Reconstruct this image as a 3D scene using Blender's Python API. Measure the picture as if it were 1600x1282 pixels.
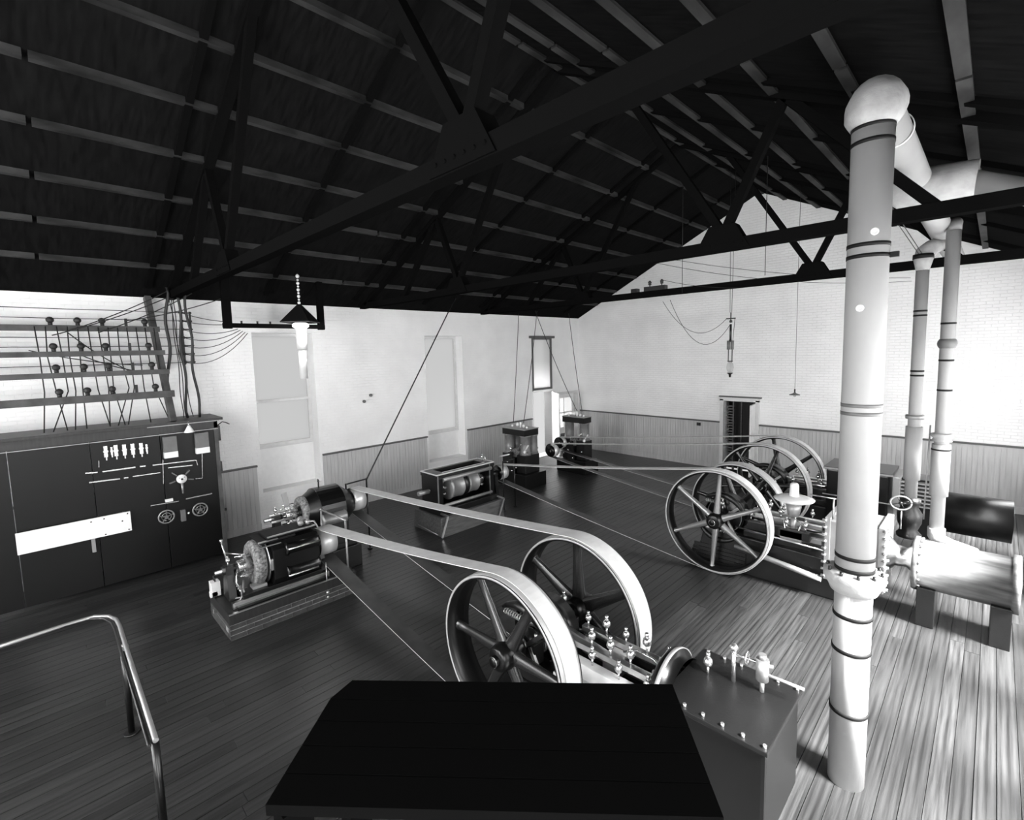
import bpy, math, random
from mathutils import Vector, Matrix
from math import sin, cos, pi, radians, sqrt
random.seed(7)
for o in list(bpy.data.objects): bpy.data.objects.remove(o)
S = bpy.context.scene
COL = S.collection

# ------------------------------------------------------------------ camera
cam = bpy.data.cameras.new('camera'); camo = bpy.data.objects.new('camera', cam); COL.objects.link(camo)
RX = (0.71326358, -0.04896758, 0.69918327); RY = (0.7004771, 0.084282, -0.70868073); RZ = (-0.02422619, 0.99523802, 0.09441595)
CP = Vector((11.9887947, -15.66640084, 4.0))
camo.matrix_world = Matrix((RX + (CP.x,), RY + (CP.y,), RZ + (CP.z,), (0, 0, 0, 1)))
cam.sensor_fit = 'HORIZONTAL'; cam.sensor_width = 36.0; cam.lens = 756.76 * 36.0 / 1600.0
cam.shift_x = -10.0 / 1600; cam.shift_y = -21.0 / 1600; cam.clip_start = 0.05; cam.clip_end = 200
S.camera = camo

# ------------------------------------------------------------------ world, lights, exposure
W = 13.54; RIDGE = 6.77; EAVE = 5.22; TOP = 8.49; BACK = -20.5
world = bpy.data.worlds.new('world'); S.world = world; world.use_nodes = True
bg = world.node_tree.nodes['Background']; bg.inputs[0].default_value = (0.9, 0.9, 0.9, 1); bg.inputs[1].default_value = 0.80
def daylight(loc, rot, sx, sy, power):
    l = bpy.data.lights.new('window_and_fill_light', 'AREA'); l.shape = 'RECTANGLE'; l.size = sx; l.size_y = sy; l.energy = power
    o = bpy.data.objects.new('window_and_fill_light', l); COL.objects.link(o); o.location = loc; o.rotation_euler = rot
    return o
RIGHT_WIN = [-2.6, -6.1, -7.75, -9.4, -11.05, -12.7, -16.1, -17.6]          # window centres in the wall opposite the dynamos
BACK_WIN = [3.0, 6.8, 10.6]
for y, sy, pw in ((-2.6, 1.4, 260), (-9.4, 8.2, 760), (-16.6, 2.4, 330)): daylight((W + 0.12, y, 2.85), (0, radians(90), 0), 3.4, sy, pw)
for x in BACK_WIN: daylight((x, BACK - 0.12, 2.85), (radians(90), 0, 0), 1.4, 3.2, 420)
daylight((RIDGE, BACK + 0.06, 6.4), (radians(90), 0, 0), 3.0, 1.5, 420)      # added fill light on the solid back gable, not a glazed opening
for loc, pw in (((-1.6, -2.5, 2.0), 130),):   # open sky outside the open door
    o = daylight(loc, (0, 0, 0), 1.3, 1.3, pw); o.rotation_euler = Vector((1.0, -0.12, -0.95)).to_track_quat('-Z', 'Y').to_euler()
# high sun through the tall windows beside the engines
sun = bpy.data.lights.new('sun', 'SUN'); sun.energy = 105; sun.angle = radians(20)
suno = bpy.data.objects.new('sun', sun); COL.objects.link(suno)
suno.rotation_euler = Vector((-1.0, 0.12, -1.16)).to_track_quat('-Z', 'Y').to_euler()
S.view_settings.view_transform = 'Standard'; S.view_settings.look = 'None'
S.view_settings.gamma = 1.0; S.view_settings.use_curve_mapping = False; S.view_settings.exposure = 0.0

# ------------------------------------------------------------------ materials
def mat(name, g, rough=0.6, metal=0.0, spec=0.5, var=0.0, vscale=8.0, bump=0.0, bscale=60.0, stretch=None, bdist=0.004):
    m = bpy.data.materials.new(name); m.use_nodes = True
    nt = m.node_tree; b = nt.nodes['Principled BSDF']
    b.inputs['Base Color'].default_value = (g, g, g, 1); b.inputs['Roughness'].default_value = rough
    b.inputs['Metallic'].default_value = metal; b.inputs['Specular IOR Level'].default_value = spec
    tc = nt.nodes.new('ShaderNodeTexCoord'); mp = nt.nodes.new('ShaderNodeMapping'); nt.links.new(tc.outputs['Object'], mp.inputs[0])
    if stretch: mp.inputs['Scale'].default_value = stretch
    if var > 0:
        n = nt.nodes.new('ShaderNodeTexNoise'); n.inputs['Scale'].default_value = vscale; n.inputs['Detail'].default_value = 6
        nt.links.new(mp.outputs[0], n.inputs['Vector'])
        r = nt.nodes.new('ShaderNodeMapRange'); r.inputs[1].default_value = 0.3; r.inputs[2].default_value = 0.7
        r.inputs[3].default_value = g * (1 - var); r.inputs[4].default_value = min(0.95, g * (1 + var))
        nt.links.new(n.outputs[0], r.inputs[0]); nt.links.new(r.outputs[0], b.inputs['Base Color'])
    if bump > 0:
        n2 = nt.nodes.new('ShaderNodeTexNoise'); n2.inputs['Scale'].default_value = bscale; n2.inputs['Detail'].default_value = 4
        nt.links.new(mp.outputs[0], n2.inputs['Vector'])
        bp = nt.nodes.new('ShaderNodeBump'); bp.inputs['Strength'].default_value = bump; bp.inputs['Distance'].default_value = bdist
        nt.links.new(n2.outputs[0], bp.inputs['Height']); nt.links.new(bp.outputs[0], b.inputs['Normal'])
    return m
def brick_paint(name, axis, g):
    m = mat(name, g, 0.85, spec=0.2, var=0.05, vscale=1.3)
    nt = m.node_tree; b = nt.nodes['Principled BSDF']
    tc = nt.nodes.new('ShaderNodeTexCoord'); sp = nt.nodes.new('ShaderNodeSeparateXYZ'); cb = nt.nodes.new('ShaderNodeCombineXYZ')
    nt.links.new(tc.outputs['Object'], sp.inputs[0]); nt.links.new(sp.outputs[axis], cb.inputs[0]); nt.links.new(sp.outputs[2], cb.inputs[1])
    bt = nt.nodes.new('ShaderNodeTexBrick'); bt.inputs['Scale'].default_value = 1.0
    bt.inputs['Brick Width'].default_value = 0.22; bt.inputs['Row Height'].default_value = 0.075; bt.inputs['Mortar Size'].default_value = 0.006
    bt.inputs['Mortar Smooth'].default_value = 0.4
    nt.links.new(cb.outputs[0], bt.inputs['Vector'])
    n = nt.nodes.new('ShaderNodeTexNoise'); n.inputs['Scale'].default_value = 14; nt.links.new(tc.outputs['Object'], n.inputs['Vector'])
    ad = nt.nodes.new('ShaderNodeMath'); ad.operation = 'MULTIPLY_ADD'; ad.inputs[1].default_value = -1.0
    nt.links.new(bt.outputs['Fac'], ad.inputs[0]); nt.links.new(n.outputs[0], ad.inputs[2])
    bp = nt.nodes.new('ShaderNodeBump'); bp.inputs['Strength'].default_value = 0.8; bp.inputs['Distance'].default_value = 0.007
    nt.links.new(ad.outputs[0], bp.inputs['Height']); nt.links.new(bp.outputs[0], b.inputs['Normal'])
    return m
MT = {}
MT['wallx'] = brick_paint('whitewashed_brick_side', 1, 0.80)
MT['wally'] = brick_paint('whitewashed_brick_end', 0, 0.80)
MT['ceil'] = mat('dark_roof_boards', 0.0065, 0.95, spec=0.0, var=0.3, vscale=3, stretch=(1, 6, 1))  # near-black tone for the roof boards
MT['purlin'] = mat('purlin_streak_timber', 0.018, 0.7, spec=0.2, var=0.98, vscale=1.6, stretch=(3, 1.0, 3))  # patchy tone paints broken streaks of light along the purlins
MT['truss'] = mat('black_truss_timber', 0.004, 0.95, spec=0.0)
MT['floor'] = mat('oiled_floor_board', 0.019, 0.30, spec=0.5, var=0.6, vscale=2.5, stretch=(12, 0.35, 1), bump=0.25, bscale=20)
MT['floor2'] = mat('oiled_floor_board_worn', 0.026, 0.31, spec=0.5, var=0.7, vscale=2.5, stretch=(12, 0.35, 1), bump=0.25, bscale=20)
MT['wains'] = mat('wainscot_wood', 0.46, 0.5, spec=0.3, var=0.10, vscale=3.0, stretch=(5, 5, 0.5))
MT['rail'] = mat('dado_rail_wood', 0.07, 0.5)
MT['white'] = mat('white_paint', 0.78, 0.5, spec=0.3, var=0.03)
MT['trim'] = mat('pale_trim_paint', 0.62, 0.5, spec=0.3, var=0.05)
MT['dtrim'] = mat('dark_sash_wood', 0.09, 0.6)
MT['black'] = mat('black_enamelled_iron', 0.004, 0.28, spec=0.45)
MT['iron'] = mat('dark_cast_iron', 0.007, 0.36, spec=0.5, bump=0.3, bscale=70)
MT['steel'] = mat('polished_steel', 0.62, 0.28, metal=1.0)
MT['rim'] = mat('turned_rim_face', 0.48, 0.42, metal=0.35, spec=0.6, var=0.06, vscale=3)
MT['rimside'] = mat('flywheel_side_iron', 0.005, 0.35, spec=0.4)
MT['spoke'] = mat('flywheel_spoke_iron', 0.014, 0.26, spec=0.8)
MT['brass'] = mat('polished_brass', 0.70, 0.25, metal=0.9)
MT['copper'] = mat('wound_coil_cord', 0.20, 0.45, metal=0.3, var=0.35, vscale=8, stretch=(1, 40, 1))
MT['ring'] = mat('taped_winding', 0.16, 0.7, var=0.8, vscale=26, bump=0.6, bscale=40)
MT['belt'] = mat('leather_belt', 0.64, 0.5, spec=0.4, var=0.10, vscale=6)
MT['dbelt'] = mat('leather_belt_dark', 0.48, 0.5, spec=0.4, var=0.15, vscale=6)  # darker leather tone for the farthest engine's belts
MT['pulley'] = mat('pulley_face', 0.72, 0.35, metal=0.4)
MT['pipe'] = mat('white_pipe_lagging', 0.30, 0.6, spec=0.25, var=0.05, vscale=2.5, bump=0.15, bscale=18)
MT['plast'] = mat('rough_plaster_lagging', 0.34, 0.8, spec=0.2, var=0.22, vscale=5, bump=0.8, bscale=9, bdist=0.02)
MT['band'] = mat('black_pipe_band', 0.006, 0.6, spec=0.2)
MT['belt_in_shaded'] = mat('belt_inner_face_shaded', 0.045, 0.35, spec=0.5, var=0.4, vscale=4)  # worn inner face, its dark colour also painting the lower strand's shade
MT['spoke_highlit'] = mat('highlit_spoke_iron', 0.34, 0.35, metal=0.6)  # lighter spoke iron, painting in the highlights seen on dark spokes
MT['brick'] = mat('dark_brick', 0.03, 0.8, var=0.5, vscale=7, bump=0.5, bscale=60)
MT['mortar'] = mat('mortar', 0.20, 0.9, var=0.3)
MT['timber'] = mat('dark_timber', 0.014, 0.5, var=0.4, vscale=3, stretch=(1, 8, 1))
MT['mtimber'] = mat('grey_timber', 0.08, 0.6, var=0.4, vscale=3, stretch=(8, 1, 8))
MT['rack'] = mat('rack_timber', 0.05, 0.7, var=0.5, vscale=4)
MT['board'] = mat('black_slate', 0.004, 0.4, spec=0.25)
MT['cable'] = mat('black_cable', 0.010, 0.6)
MT['marble'] = mat('white_marble_slab', 0.82, 0.3, var=0.03)
MT['paper'] = mat('grey_meter_face', 0.11, 0.5, var=0.1, vscale=12)
MT['zinc'] = mat('grey_jacket_sheet', 0.30, 0.4, metal=0.5, var=0.12, vscale=3)
MT['porc'] = mat('white_porcelain', 0.75, 0.25)
MT['drum'] = mat('grey_cylinder_lagging', 0.09, 0.55, var=0.6, vscale=3, stretch=(0.6, 4, 4))
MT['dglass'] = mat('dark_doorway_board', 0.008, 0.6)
def glass():
    m = bpy.data.materials.new('window_pane_glass'); m.use_nodes = True; nt = m.node_tree
    for n in list(nt.nodes): nt.nodes.remove(n)
    out = nt.nodes.new('ShaderNodeOutputMaterial'); mx = nt.nodes.new('ShaderNodeMixShader'); tr = nt.nodes.new('ShaderNodeBsdfTransparent')
    df = nt.nodes.new('ShaderNodeBsdfTranslucent'); df.inputs[0].default_value = (0.8, 0.8, 0.8, 1); mx.inputs[0].default_value = 0.5
    nt.links.new(tr.outputs[0], mx.inputs[1]); nt.links.new(df.outputs[0], mx.inputs[2]); nt.links.new(mx.outputs[0], out.inputs[0])
    return m
MT['glass'] = glass()
def bowl():
    m = bpy.data.materials.new('arc_lamp_globe'); m.use_nodes = True; b = m.node_tree.nodes['Principled BSDF']
    b.inputs['Base Color'].default_value = (0.9, 0.9, 0.9, 1); b.inputs['Emission Color'].default_value = (1, 1, 1, 1); b.inputs['Emission Strength'].default_value = 1.0
    return m
MT['glow'] = bowl()

# ------------------------------------------------------------------ mesh builder
class MB:
    def __init__(s): s.v = []; s.f = []; s.sm = []
    def add(s, vs, fs, smooth=False):
        k = len(s.v); s.v += [tuple(p) for p in vs]; s.f += [tuple(i + k for i in f) for f in fs]; s.sm += [smooth] * len(fs); return s
    def box(s, x0, x1, y0, y1, z0, z1):
        vs = [(x0, y0, z0), (x1, y0, z0), (x1, y1, z0), (x0, y1, z0), (x0, y0, z1), (x1, y0, z1), (x1, y1, z1), (x0, y1, z1)]
        return s.add(vs, [(0, 3, 2, 1), (4, 5, 6, 7), (0, 1, 5, 4), (1, 2, 6, 5), (2, 3, 7, 6), (3, 0, 4, 7)])
    def bar(s, p0, p1, w, h, up=(0, 0, 1)):
        p0 = Vector(p0); p1 = Vector(p1); d = (p1 - p0).normalized(); u = Vector(up)
        if abs(d.dot(u)) > 0.98: u = Vector((1, 0, 0))
        a = d.cross(u).normalized(); b = a.cross(d).normalized(); a = a * w / 2; b = b * h / 2
        vs = [p0 - a - b, p0 + a - b, p0 + a + b, p0 - a + b, p1 - a - b, p1 + a - b, p1 + a + b, p1 - a + b]
        return s.add(vs, [(0, 1, 2, 3), (7, 6, 5, 4), (0, 4, 5, 1), (1, 5, 6, 2), (2, 6, 7, 3), (3, 7, 4, 0)])
    def cyl(s, p0, p1, r0, r1=None, n=16, sx=1.0):
        r1 = r0 if r1 is None else r1
        p0 = Vector(p0); p1 = Vector(p1); d = (p1 - p0).normalized()
        u = Vector((0, 0, 1)) if abs(d.z) < 0.95 else Vector((1, 0, 0))
        a = d.cross(u).normalized(); b = a.cross(d).normalized(); vs = []
        for p, r in ((p0, r0), (p1, r1)):
            for i in range(n): t = 2 * pi * i / n; vs.append(p + a * (r * cos(t) * sx) + b * (r * sin(t)))
        k = len(s.v)
        s.add(vs, [(i, (i + 1) % n, n + (i + 1) % n, n + i) for i in range(n)], True)
        s.f += [tuple(k + i for i in reversed(range(n))), tuple(k + n + i for i in range(n))]; s.sm += [False, False]
        return s
    def lathe(s, o, axis, prof, n=32, smooth=True, closed=False):
        o = Vector(o); d = Vector(axis).normalized(); u = Vector((0, 0, 1)) if abs(d.z) < 0.95 else Vector((1, 0, 0))
        a = d.cross(u).normalized(); b = a.cross(d).normalized(); vs = []; m = len(prof)
        for r, h in prof:
            r = max(r, 1e-4)
            for i in range(n): t = 2 * pi * i / n; vs.append(o + d * h + a * (r * cos(t)) + b * (r * sin(t)))
        fs = []
        for j in range(m if closed else m - 1):
            j2 = (j + 1) % m
            fs += [(j * n + i, j * n + (i + 1) % n, j2 * n + (i + 1) % n, j2 * n + i) for i in range(n)]
        return s.add(vs, fs, smooth)
    def tube(s, pts, r, n=8):
        pts = [Vector(p) for p in pts]; m = len(pts); vs = []; a = None
        for i, p in enumerate(pts):
            d = (pts[min(i + 1, m - 1)] - pts[max(i - 1, 0)]).normalized()
            if a is None:
                u = Vector((0, 0, 1)) if abs(d.z) < 0.9 else Vector((1, 0, 0)); a = d.cross(u).normalized()
            else: a = (a - d * a.dot(d)).normalized()
            b = a.cross(d)
            rr = r[i] if isinstance(r, (list, tuple)) else r
            for k in range(n): t = 2 * pi * k / n; vs.append(p + a * (rr * cos(t)) + b * (rr * sin(t)))
        k0 = len(s.v)
        s.add(vs, [(j * n + i, j * n + (i + 1) % n, (j + 1) * n + (i + 1) % n, (j + 1) * n + i) for j in range(m - 1) for i in range(n)], True)
        s.f += [tuple(k0 + i for i in reversed(range(n))), tuple(k0 + (m - 1) * n + i for i in range(n))]; s.sm += [False] * 2
        return s
    def prism(s, poly, axis, a0, a1):
        # poly: 2D points; axis 'x' -> (y,z), 'y' -> (x,z), 'z' -> (x,y)
        def P(q, t): return (t, q[0], q[1]) if axis == 'x' else ((q[0], t, q[1]) if axis == 'y' else (q[0], q[1], t))
        n = len(poly); vs = [P(q, a0) for q in poly] + [P(q, a1) for q in poly]
        fs = [tuple(reversed(range(n))), tuple(range(n, 2 * n))] + [(i, (i + 1) % n, n + (i + 1) % n, n + i) for i in range(n)]
        return s.add(vs, fs)
    def sphere(s, c, r, n=12, m=8, sz=1.0):
        prof = [(r * sin(pi * j / m), -r * sz * cos(pi * j / m)) for j in range(m + 1)]
        return s.lathe(c, (0, 0, 1), prof, n)
def mesh(name, mb, m, bevel=0):
    me = bpy.data.meshes.new(name); me.from_pydata(mb.v, [], mb.f)
    me.polygons.foreach_set('use_smooth', mb.sm); me.materials.append(MT[m])
    import bmesh
    bm = bmesh.new(); bm.from_mesh(me); bmesh.ops.recalc_face_normals(bm, faces=bm.faces)
    if bevel > 0:
        ed = [e for e in bm.edges if len(e.link_faces) == 2 and e.calc_face_angle(0) > 0.9]
        bmesh.ops.bevel(bm, geom=ed, offset=bevel, segments=2, profile=0.7, affect='EDGES', clamp_overlap=True)
    bm.to_mesh(me); bm.free()
    return me
def link(name, me, parent=None):
    o = bpy.data.objects.new(name, me); COL.objects.link(o)
    if parent is not None: o.parent = parent
    return o
def part(name, mb, m, parent=None, bevel=0, label=None):
    o = link(name, mesh(name, mb, m, bevel), parent)
    if label: o['label'] = label
    return o
def tag(o, label, cat, group=None):
    o['label'] = label; o['category'] = cat
    if group: o['group'] = group
    return o
def thing(name, loc, label, cat, group=None):
    o = bpy.data.objects.new(name, None); COL.objects.link(o); o.location = loc; o.empty_display_size = 0.2
    return tag(o, label, cat, group)
def struct(name, mb, m, bevel=0):
    o = part(name, mb, m, None, bevel); o['kind'] = 'structure'; return o
def stuff(o): o['kind'] = 'stuff'; return o
def rebase(o, loc):
    """move a mesh object's origin to loc (top-level single-mesh things)"""
    loc = Vector(loc); o.data.transform(Matrix.Translation(-loc)); o.location = loc; return o
def world_part(name, mb, m, parent, bevel=0, label=None):
    """mesh given in world coordinates, parented to a thing whose origin is its location"""
    o = part(name, mb, m, parent, bevel, label); o.data.transform(Matrix.Translation(-parent.location)); return o

# ------------------------------------------------------------------ room shell
def roofz(x): return EAVE + (TOP - EAVE) * (x / RIDGE if x <= RIDGE else (W - x) / RIDGE)

# floor: bearers below, boards as parts
fl = struct('floor', MB().box(-0.3, W + 0.3, BACK - 0.3, 0.3, -0.3, -0.04), 'timber')
BW = 0.1505
nb = int(round(W / BW)); bw = W / nb
bme = [mesh('floor_board', MB().box(0, bw - 0.006, 0, L, -0.04, 0.0), mm, 0.0) for L in (6.83,) for mm in ('floor', 'floor2')]
bme2 = []
for mm in ('floor', 'floor2'):
    for k in range(3):
        me = mesh('floor_board', MB().box(0, bw - 0.005 - 0.001 * k, 0, 6.825, -0.04, 0.0), mm); bme2.append(me)
for i in range(nb):
    cuts = [BACK, BACK + 6.83 + random.uniform(-2, 2), BACK + 13.66 + random.uniform(-2, 2), 0.0]
    for k in range(3):
        o = link('floor_board', random.choice(bme2), fl); o.location = (i * bw, cuts[k] + 0.001, random.uniform(-0.0015, 0.0))
        o.scale.y = (cuts[k + 1] - cuts[k] - 0.004) / 6.825

# left wall (dynamo side) with openings, X = 0
def wall_with_holes(axis, a0, a1, z1, thick, holes, sgn):
    """boxes around rectangular holes [(u0,u1,z0,z1)] in a wall along u"""
    mb = MB(); us = sorted(set([a0, a1] + [h[0] for h in holes] + [h[1] for h in holes]))
    for u0, u1 in zip(us[:-1], us[1:]):
        hs = sorted([(h[2], h[3]) for h in holes if h[0] <= u0 + 1e-6 and h[1] >= u1 - 1e-6]); z = 0.0
        segs = []
        for b, t in hs:
            if b > z: segs.append((z, b))
            z = t
        if z < z1: segs.append((z, z1))
        for b, t in segs:
            if axis == 'x': mb.box(min(0, sgn * thick), max(0, sgn * thick), u0, u1, b, t)
            else: mb.box(u0, u1, min(0, sgn * thick), max(0, sgn * thick), b, t)
    return mb
LW = [(-12.03, -10.66, 0.85, 4.55), (-7.38, -5.98, 0.70, 4.50), (-2.78, -1.68, 0.0, 2.45), (-2.78, -1.68, 2.53, 4.46), (-1.58, -0.14, 0.0, 2.36), (-17.6, -16.2, 0.85, 4.55)]
wl = struct('wall_left', wall_with_holes('x', BACK, 0.0, EAVE + 0.05, 0.42, LW, -1), 'wallx')
# end wall with gable and door hole
mb = wall_with_holes('y', -0.42, W + 0.42, EAVE, 0.42, [(5.82, 6.79, 0.0, 2.24)], 1)
mb.prism([(-0.42, EAVE), (W + 0.42, EAVE), (W, EAVE + 0.001), (RIDGE, TOP), (0, EAVE + 0.001)], 'y', 0.0, 0.42)
we = struct('wall_end', mb, 'wally')
RW = [(y - 0.75, y + 0.75, 1.05, 4.65) for y in RIGHT_WIN]
wr = struct('wall_right', wall_with_holes('x', BACK, 0.0, EAVE + 0.05, 0.42, RW, 1), 'wallx'); wr.location.x = W
mb = wall_with_holes('y', -0.42, W + 0.42, EAVE, 0.42, [(x - 0.7, x + 0.7, 1.25, 4.45) for x in BACK_WIN], -1)
mb.prism([(-0.42, EAVE), (W + 0.42, EAVE), (RIDGE, TOP)], 'y', -0.42, 0.0)
wb = struct('wall_back', mb, 'wally'); wb.location.y = BACK
# windows of the unseen sides: plain frames with panes
def plain_window(name, frm, c, along, fz):
    w = bpy.data.objects.new(name, None); COL.objects.link(w); w.location = c; w['kind'] = 'structure'
    mb = MB(); g = MB()
    def bx(mb, u0, u1, z0, z1, t):
        if along == 'y': mb.box(-t, t, u0, u1, z0, z1)
        else: mb.box(u0, u1, -t, t, z0, z1)
    for u0, u1, z0, z1 in ((-0.7, -0.63, -1.6, 1.6), (0.63, 0.7, -1.6, 1.6), (-0.63, 0.63, -1.6, -1.53), (-0.63, 0.63, 1.53, 1.6), (-0.63, 0.63, -0.04, 0.04), (-0.02, 0.02, -1.53, -0.04), (-0.02, 0.02, 0.04, 1.53)):
        bx(mb, u0, u1, z0, z1, 0.035)
    part('window_frame', mb, 'white', w)
for i, y in enumerate(RIGHT_WIN): plain_window('window_%d' % (i + 4), None, (W + 0.06, y, 2.85), 'y', 0)
for i, x in enumerate(BACK_WIN): plain_window('window_%d' % (i + 9), None, (x, BACK - 0.06, 2.85), 'x', 0)

gw = bpy.data.objects.new('window_13', None); COL.objects.link(gw); gw.location = (RIDGE, BACK + 0.04, 6.4); gw['kind'] = 'structure'  # added frame round the gable fill light
part('window_frame', MB().box(-1.6, 1.6, -0.03, 0.03, 0.75, 0.83).box(-1.6, 1.6, -0.03, 0.03, -0.83, -0.75).box(-1.6, -1.5, -0.03, 0.03, -0.75, 0.75).box(1.5, 1.6, -0.03, 0.03, -0.75, 0.75), 'white', gw)
# roof deck
mb = MB()
mb.prism([(-0.5, EAVE - 0.2415), (RIDGE, TOP), (W + 0.5, EAVE - 0.2415), (W + 0.5, EAVE + 0.1), (RIDGE, TOP + 0.35), (-0.5, EAVE + 0.1)], 'y', BACK - 0.4, 0.45)
mb.v = [(x, y, z) for x, y, z in mb.v]
ce = struct('ceiling', mb, 'ceil')
# purlins (each a part), running down the hall
for side in (0, 1):
    for k in range(8):
        x = 1.0 + 0.84 * k
        xx = x if side == 0 else W - x
        if side == 1 and k == 7: continue
        z = roofz(x)
        for j in range(4):
            y0 = BACK + 0.05 + j * 5.09
            p = part('purlin', MB().box(-0.05, 0.05, 0, 5.04, -0.06, 0.03), 'purlin', ce)
            p.location = (xx, y0, z - 0.0)
# rafters between the trusses cross the purlins underneath: they break the purlins' streaks of light
for j in range(9):
    y = -1.0 - j * 2.09 - 0.35
    for side in (0, 1):
        xa, xb = (0.4, RIDGE) if side == 0 else (W - 0.4, RIDGE)
        part('rafter', MB().bar((xa, y, roofz(xa) - 0.03), (xb, y, roofz(xb) - 0.03), 0.09, 0.07), 'truss', ce)

# wainscot bays with dado rail (boards are below ten pixels: one stuff mesh per bay)
def wainscot(axis, bays, H, wall, nm):
    for (a, b) in bays:
        mb = MB(); n = max(1, int((b - a) / 0.095)); s = (b - a) / n
        for i in range(n):
            u = a + i * s
            if axis == 'y': mb.box(0.0, 0.022, u + 0.004, u + s - 0.004, 0.16, H - 0.04)
            else: mb.box(u + 0.004, u + s - 0.004, -0.022, 0.0, 0.16, H - 0.04)
        if axis == 'y': mb.box(0.0, 0.012, a, b, 0.0, H - 0.04)
        else: mb.box(a, b, -0.012, 0.0, 0.0, H - 0.04)
        stuff(part('wainscot_boards', mb, 'wains', wall))
        t = MB(); k = MB()
        if axis == 'y': t.box(0, 0.075, a, b, H - 0.04, H); k.box(0, 0.035, a, b, 0, 0.16)
        else: t.box(a, b, -0.075, 0, H - 0.04, H); k.box(a, b, -0.035, 0, 0, 0.16)
        part('dado_rail', t, 'rail', wall); part('skirting_board', k, 'wains', wall)
wainscot('y', [(-20.4, -17.7), (-16.1, -12.13), (-10.60, -7.45), (-5.90, -2.86)], 1.53, wl, 'a')
wainscot('x', [(0.08, 5.70), (6.92, W - 0.02)], 1.56, we, 'b')

# ---- windows on the dynamo side
def sash_window(name, y0, y1, z0, z1, sill, xin, frame='white', mid=None, muntin=False, splay=True):
    w = bpy.data.objects.new(name, None); COL.objects.link(w); w.location = (xin, (y0 + y1) / 2, sill); w['kind'] = 'structure'
    hw = (y1 - y0) / 2; h = z1 - sill
    if sill > z0 + 0.05:
        part('apron_panel', MB().box(-0.05, 0.0, -hw, hw, z0 - sill, -0.03), 'white', w)
    part('window_sill', MB().box(-0.05, 0.06, -hw, hw, -0.03, 0.0), frame, w)
    t = 0.075
    mb = MB(); mb.box(-0.04, 0.04, -hw, -hw + t, 0, h); mb.box(-0.04, 0.04, hw - t, hw, 0, h); mb.box(-0.04, 0.04, -hw + t, hw - t, h - t, h); mb.box(-0.04, 0.04, -hw + t, hw - t, 0, t)
    part('window_frame', mb, frame, w)
    m = h * 0.46 if mid is None else mid - sill
    if m > 0:
        part('meeting_rail', MB().box(-0.025, 0.03, -hw + t, hw - t, m - 0.03, m + 0.03), frame, w)
    if muntin:
        part('glazing_bar', MB().box(-0.015, 0.02, -0.015, 0.015, t, h - t), frame, w)
    part('window_pane', MB().box(-0.006, -0.002, -hw + t, hw - t, t, h - t), 'glass', w)
    return w
sash_window('window_1', -12.03, -10.66, 0.85, 4.55, 1.85, -0.36, 'trim', mid=2.95)
sash_window('window_2', -7.38, -5.98, 0.70, 4.50, 1.52, -0.36, 'trim', mid=0)
sash_window('window_12', -17.6, -16.2, 0.85, 4.55, 1.52, -0.36, 'trim')
w3 = sash_window('window_3', -2.78, -1.68, 2.53, 4.46, 2.53, -0.02, 'dtrim', mid=0)
part('head_board', MB().box(-0.02, 0.10, -0.68, 0.66, 1.90, 1.99), 'dtrim', w3)
# door 1: tall opening with a white leaf standing open to daylight
d1 = bpy.data.objects.new('door_1', None); COL.objects.link(d1); d1.location = (0, -2.23, 0); d1['kind'] = 'structure'
mb = MB(); mb.box(-0.42, 0.05, -0.62, -0.55, 0, 2.5); mb.box(-0.42, 0.05, 0.55, 0.62, 0, 2.5); mb.box(-0.42, 0.05, -0.55, 0.55, 2.45, 2.53)
part('door_frame', mb, 'white', d1)
leaf = part('door_leaf', MB().box(0.0, 0.045, 0.0, 1.0, 0.02, 2.42), 'white', d1, 0.004); leaf.location = (0.03, 0.55, 0); leaf.rotation_euler = (0, 0, radians(-125))
lf2 = MB()
for z0, z1 in ((0.2, 1.0), (1.2, 2.25)):
    lf2.box(-0.012, 0.0, 0.14, 0.46, z0, z1); lf2.box(-0.012, 0.0, 0.56, 0.88, z0, z1)
p = part('door_panel', lf2, 'trim', leaf)
part('threshold', MB().box(-0.42, 0.03, -0.55, 0.55, 0, 0.02), 'trim', d1)
# door 2: half glazed door beside it
d2 = bpy.data.objects.new('door_2', None); COL.objects.link(d2); d2.location = (-0.1, -0.86, 0); d2['kind'] = 'structure'
mb = MB(); mb.box(-0.1, 0.14, -0.72, -0.62, 0, 2.36); mb.box(-0.1, 0.14, 0.62, 0.72, 0, 2.36); mb.box(-0.1, 0.14, -0.62, 0.62, 2.26, 2.36)
part('door_frame', mb, 'trim', d2)
mb = MB(); mb.box(-0.04, 0.0, -0.62, -0.5, 0, 2.26); mb.box(-0.04, 0.0, 0.5, 0.62, 0, 2.26); mb.box(-0.04, 0.0, -0.5, 0.5, 0, 0.95); mb.box(-0.04, 0.0, -0.5, 0.5, 2.1, 2.26)
part('door_leaf', mb, 'white', d2)
mb = MB(); mb.box(-0.035, -0.005, -0.5, 0.5, 1.5, 1.54); mb.box(-0.035, -0.005, -0.02, 0.02, 0.95, 2.1)
part('glazing_bar', mb, 'trim', d2)
part('door_pane', MB().box(-0.022, -0.018, -0.5, 0.5, 0.95, 2.1), 'glass', d2)
part('kick_panel', MB().box(0.0, 0.01, -0.45, 0.45, 0.25, 0.7), 'mtimber', d2)
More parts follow.
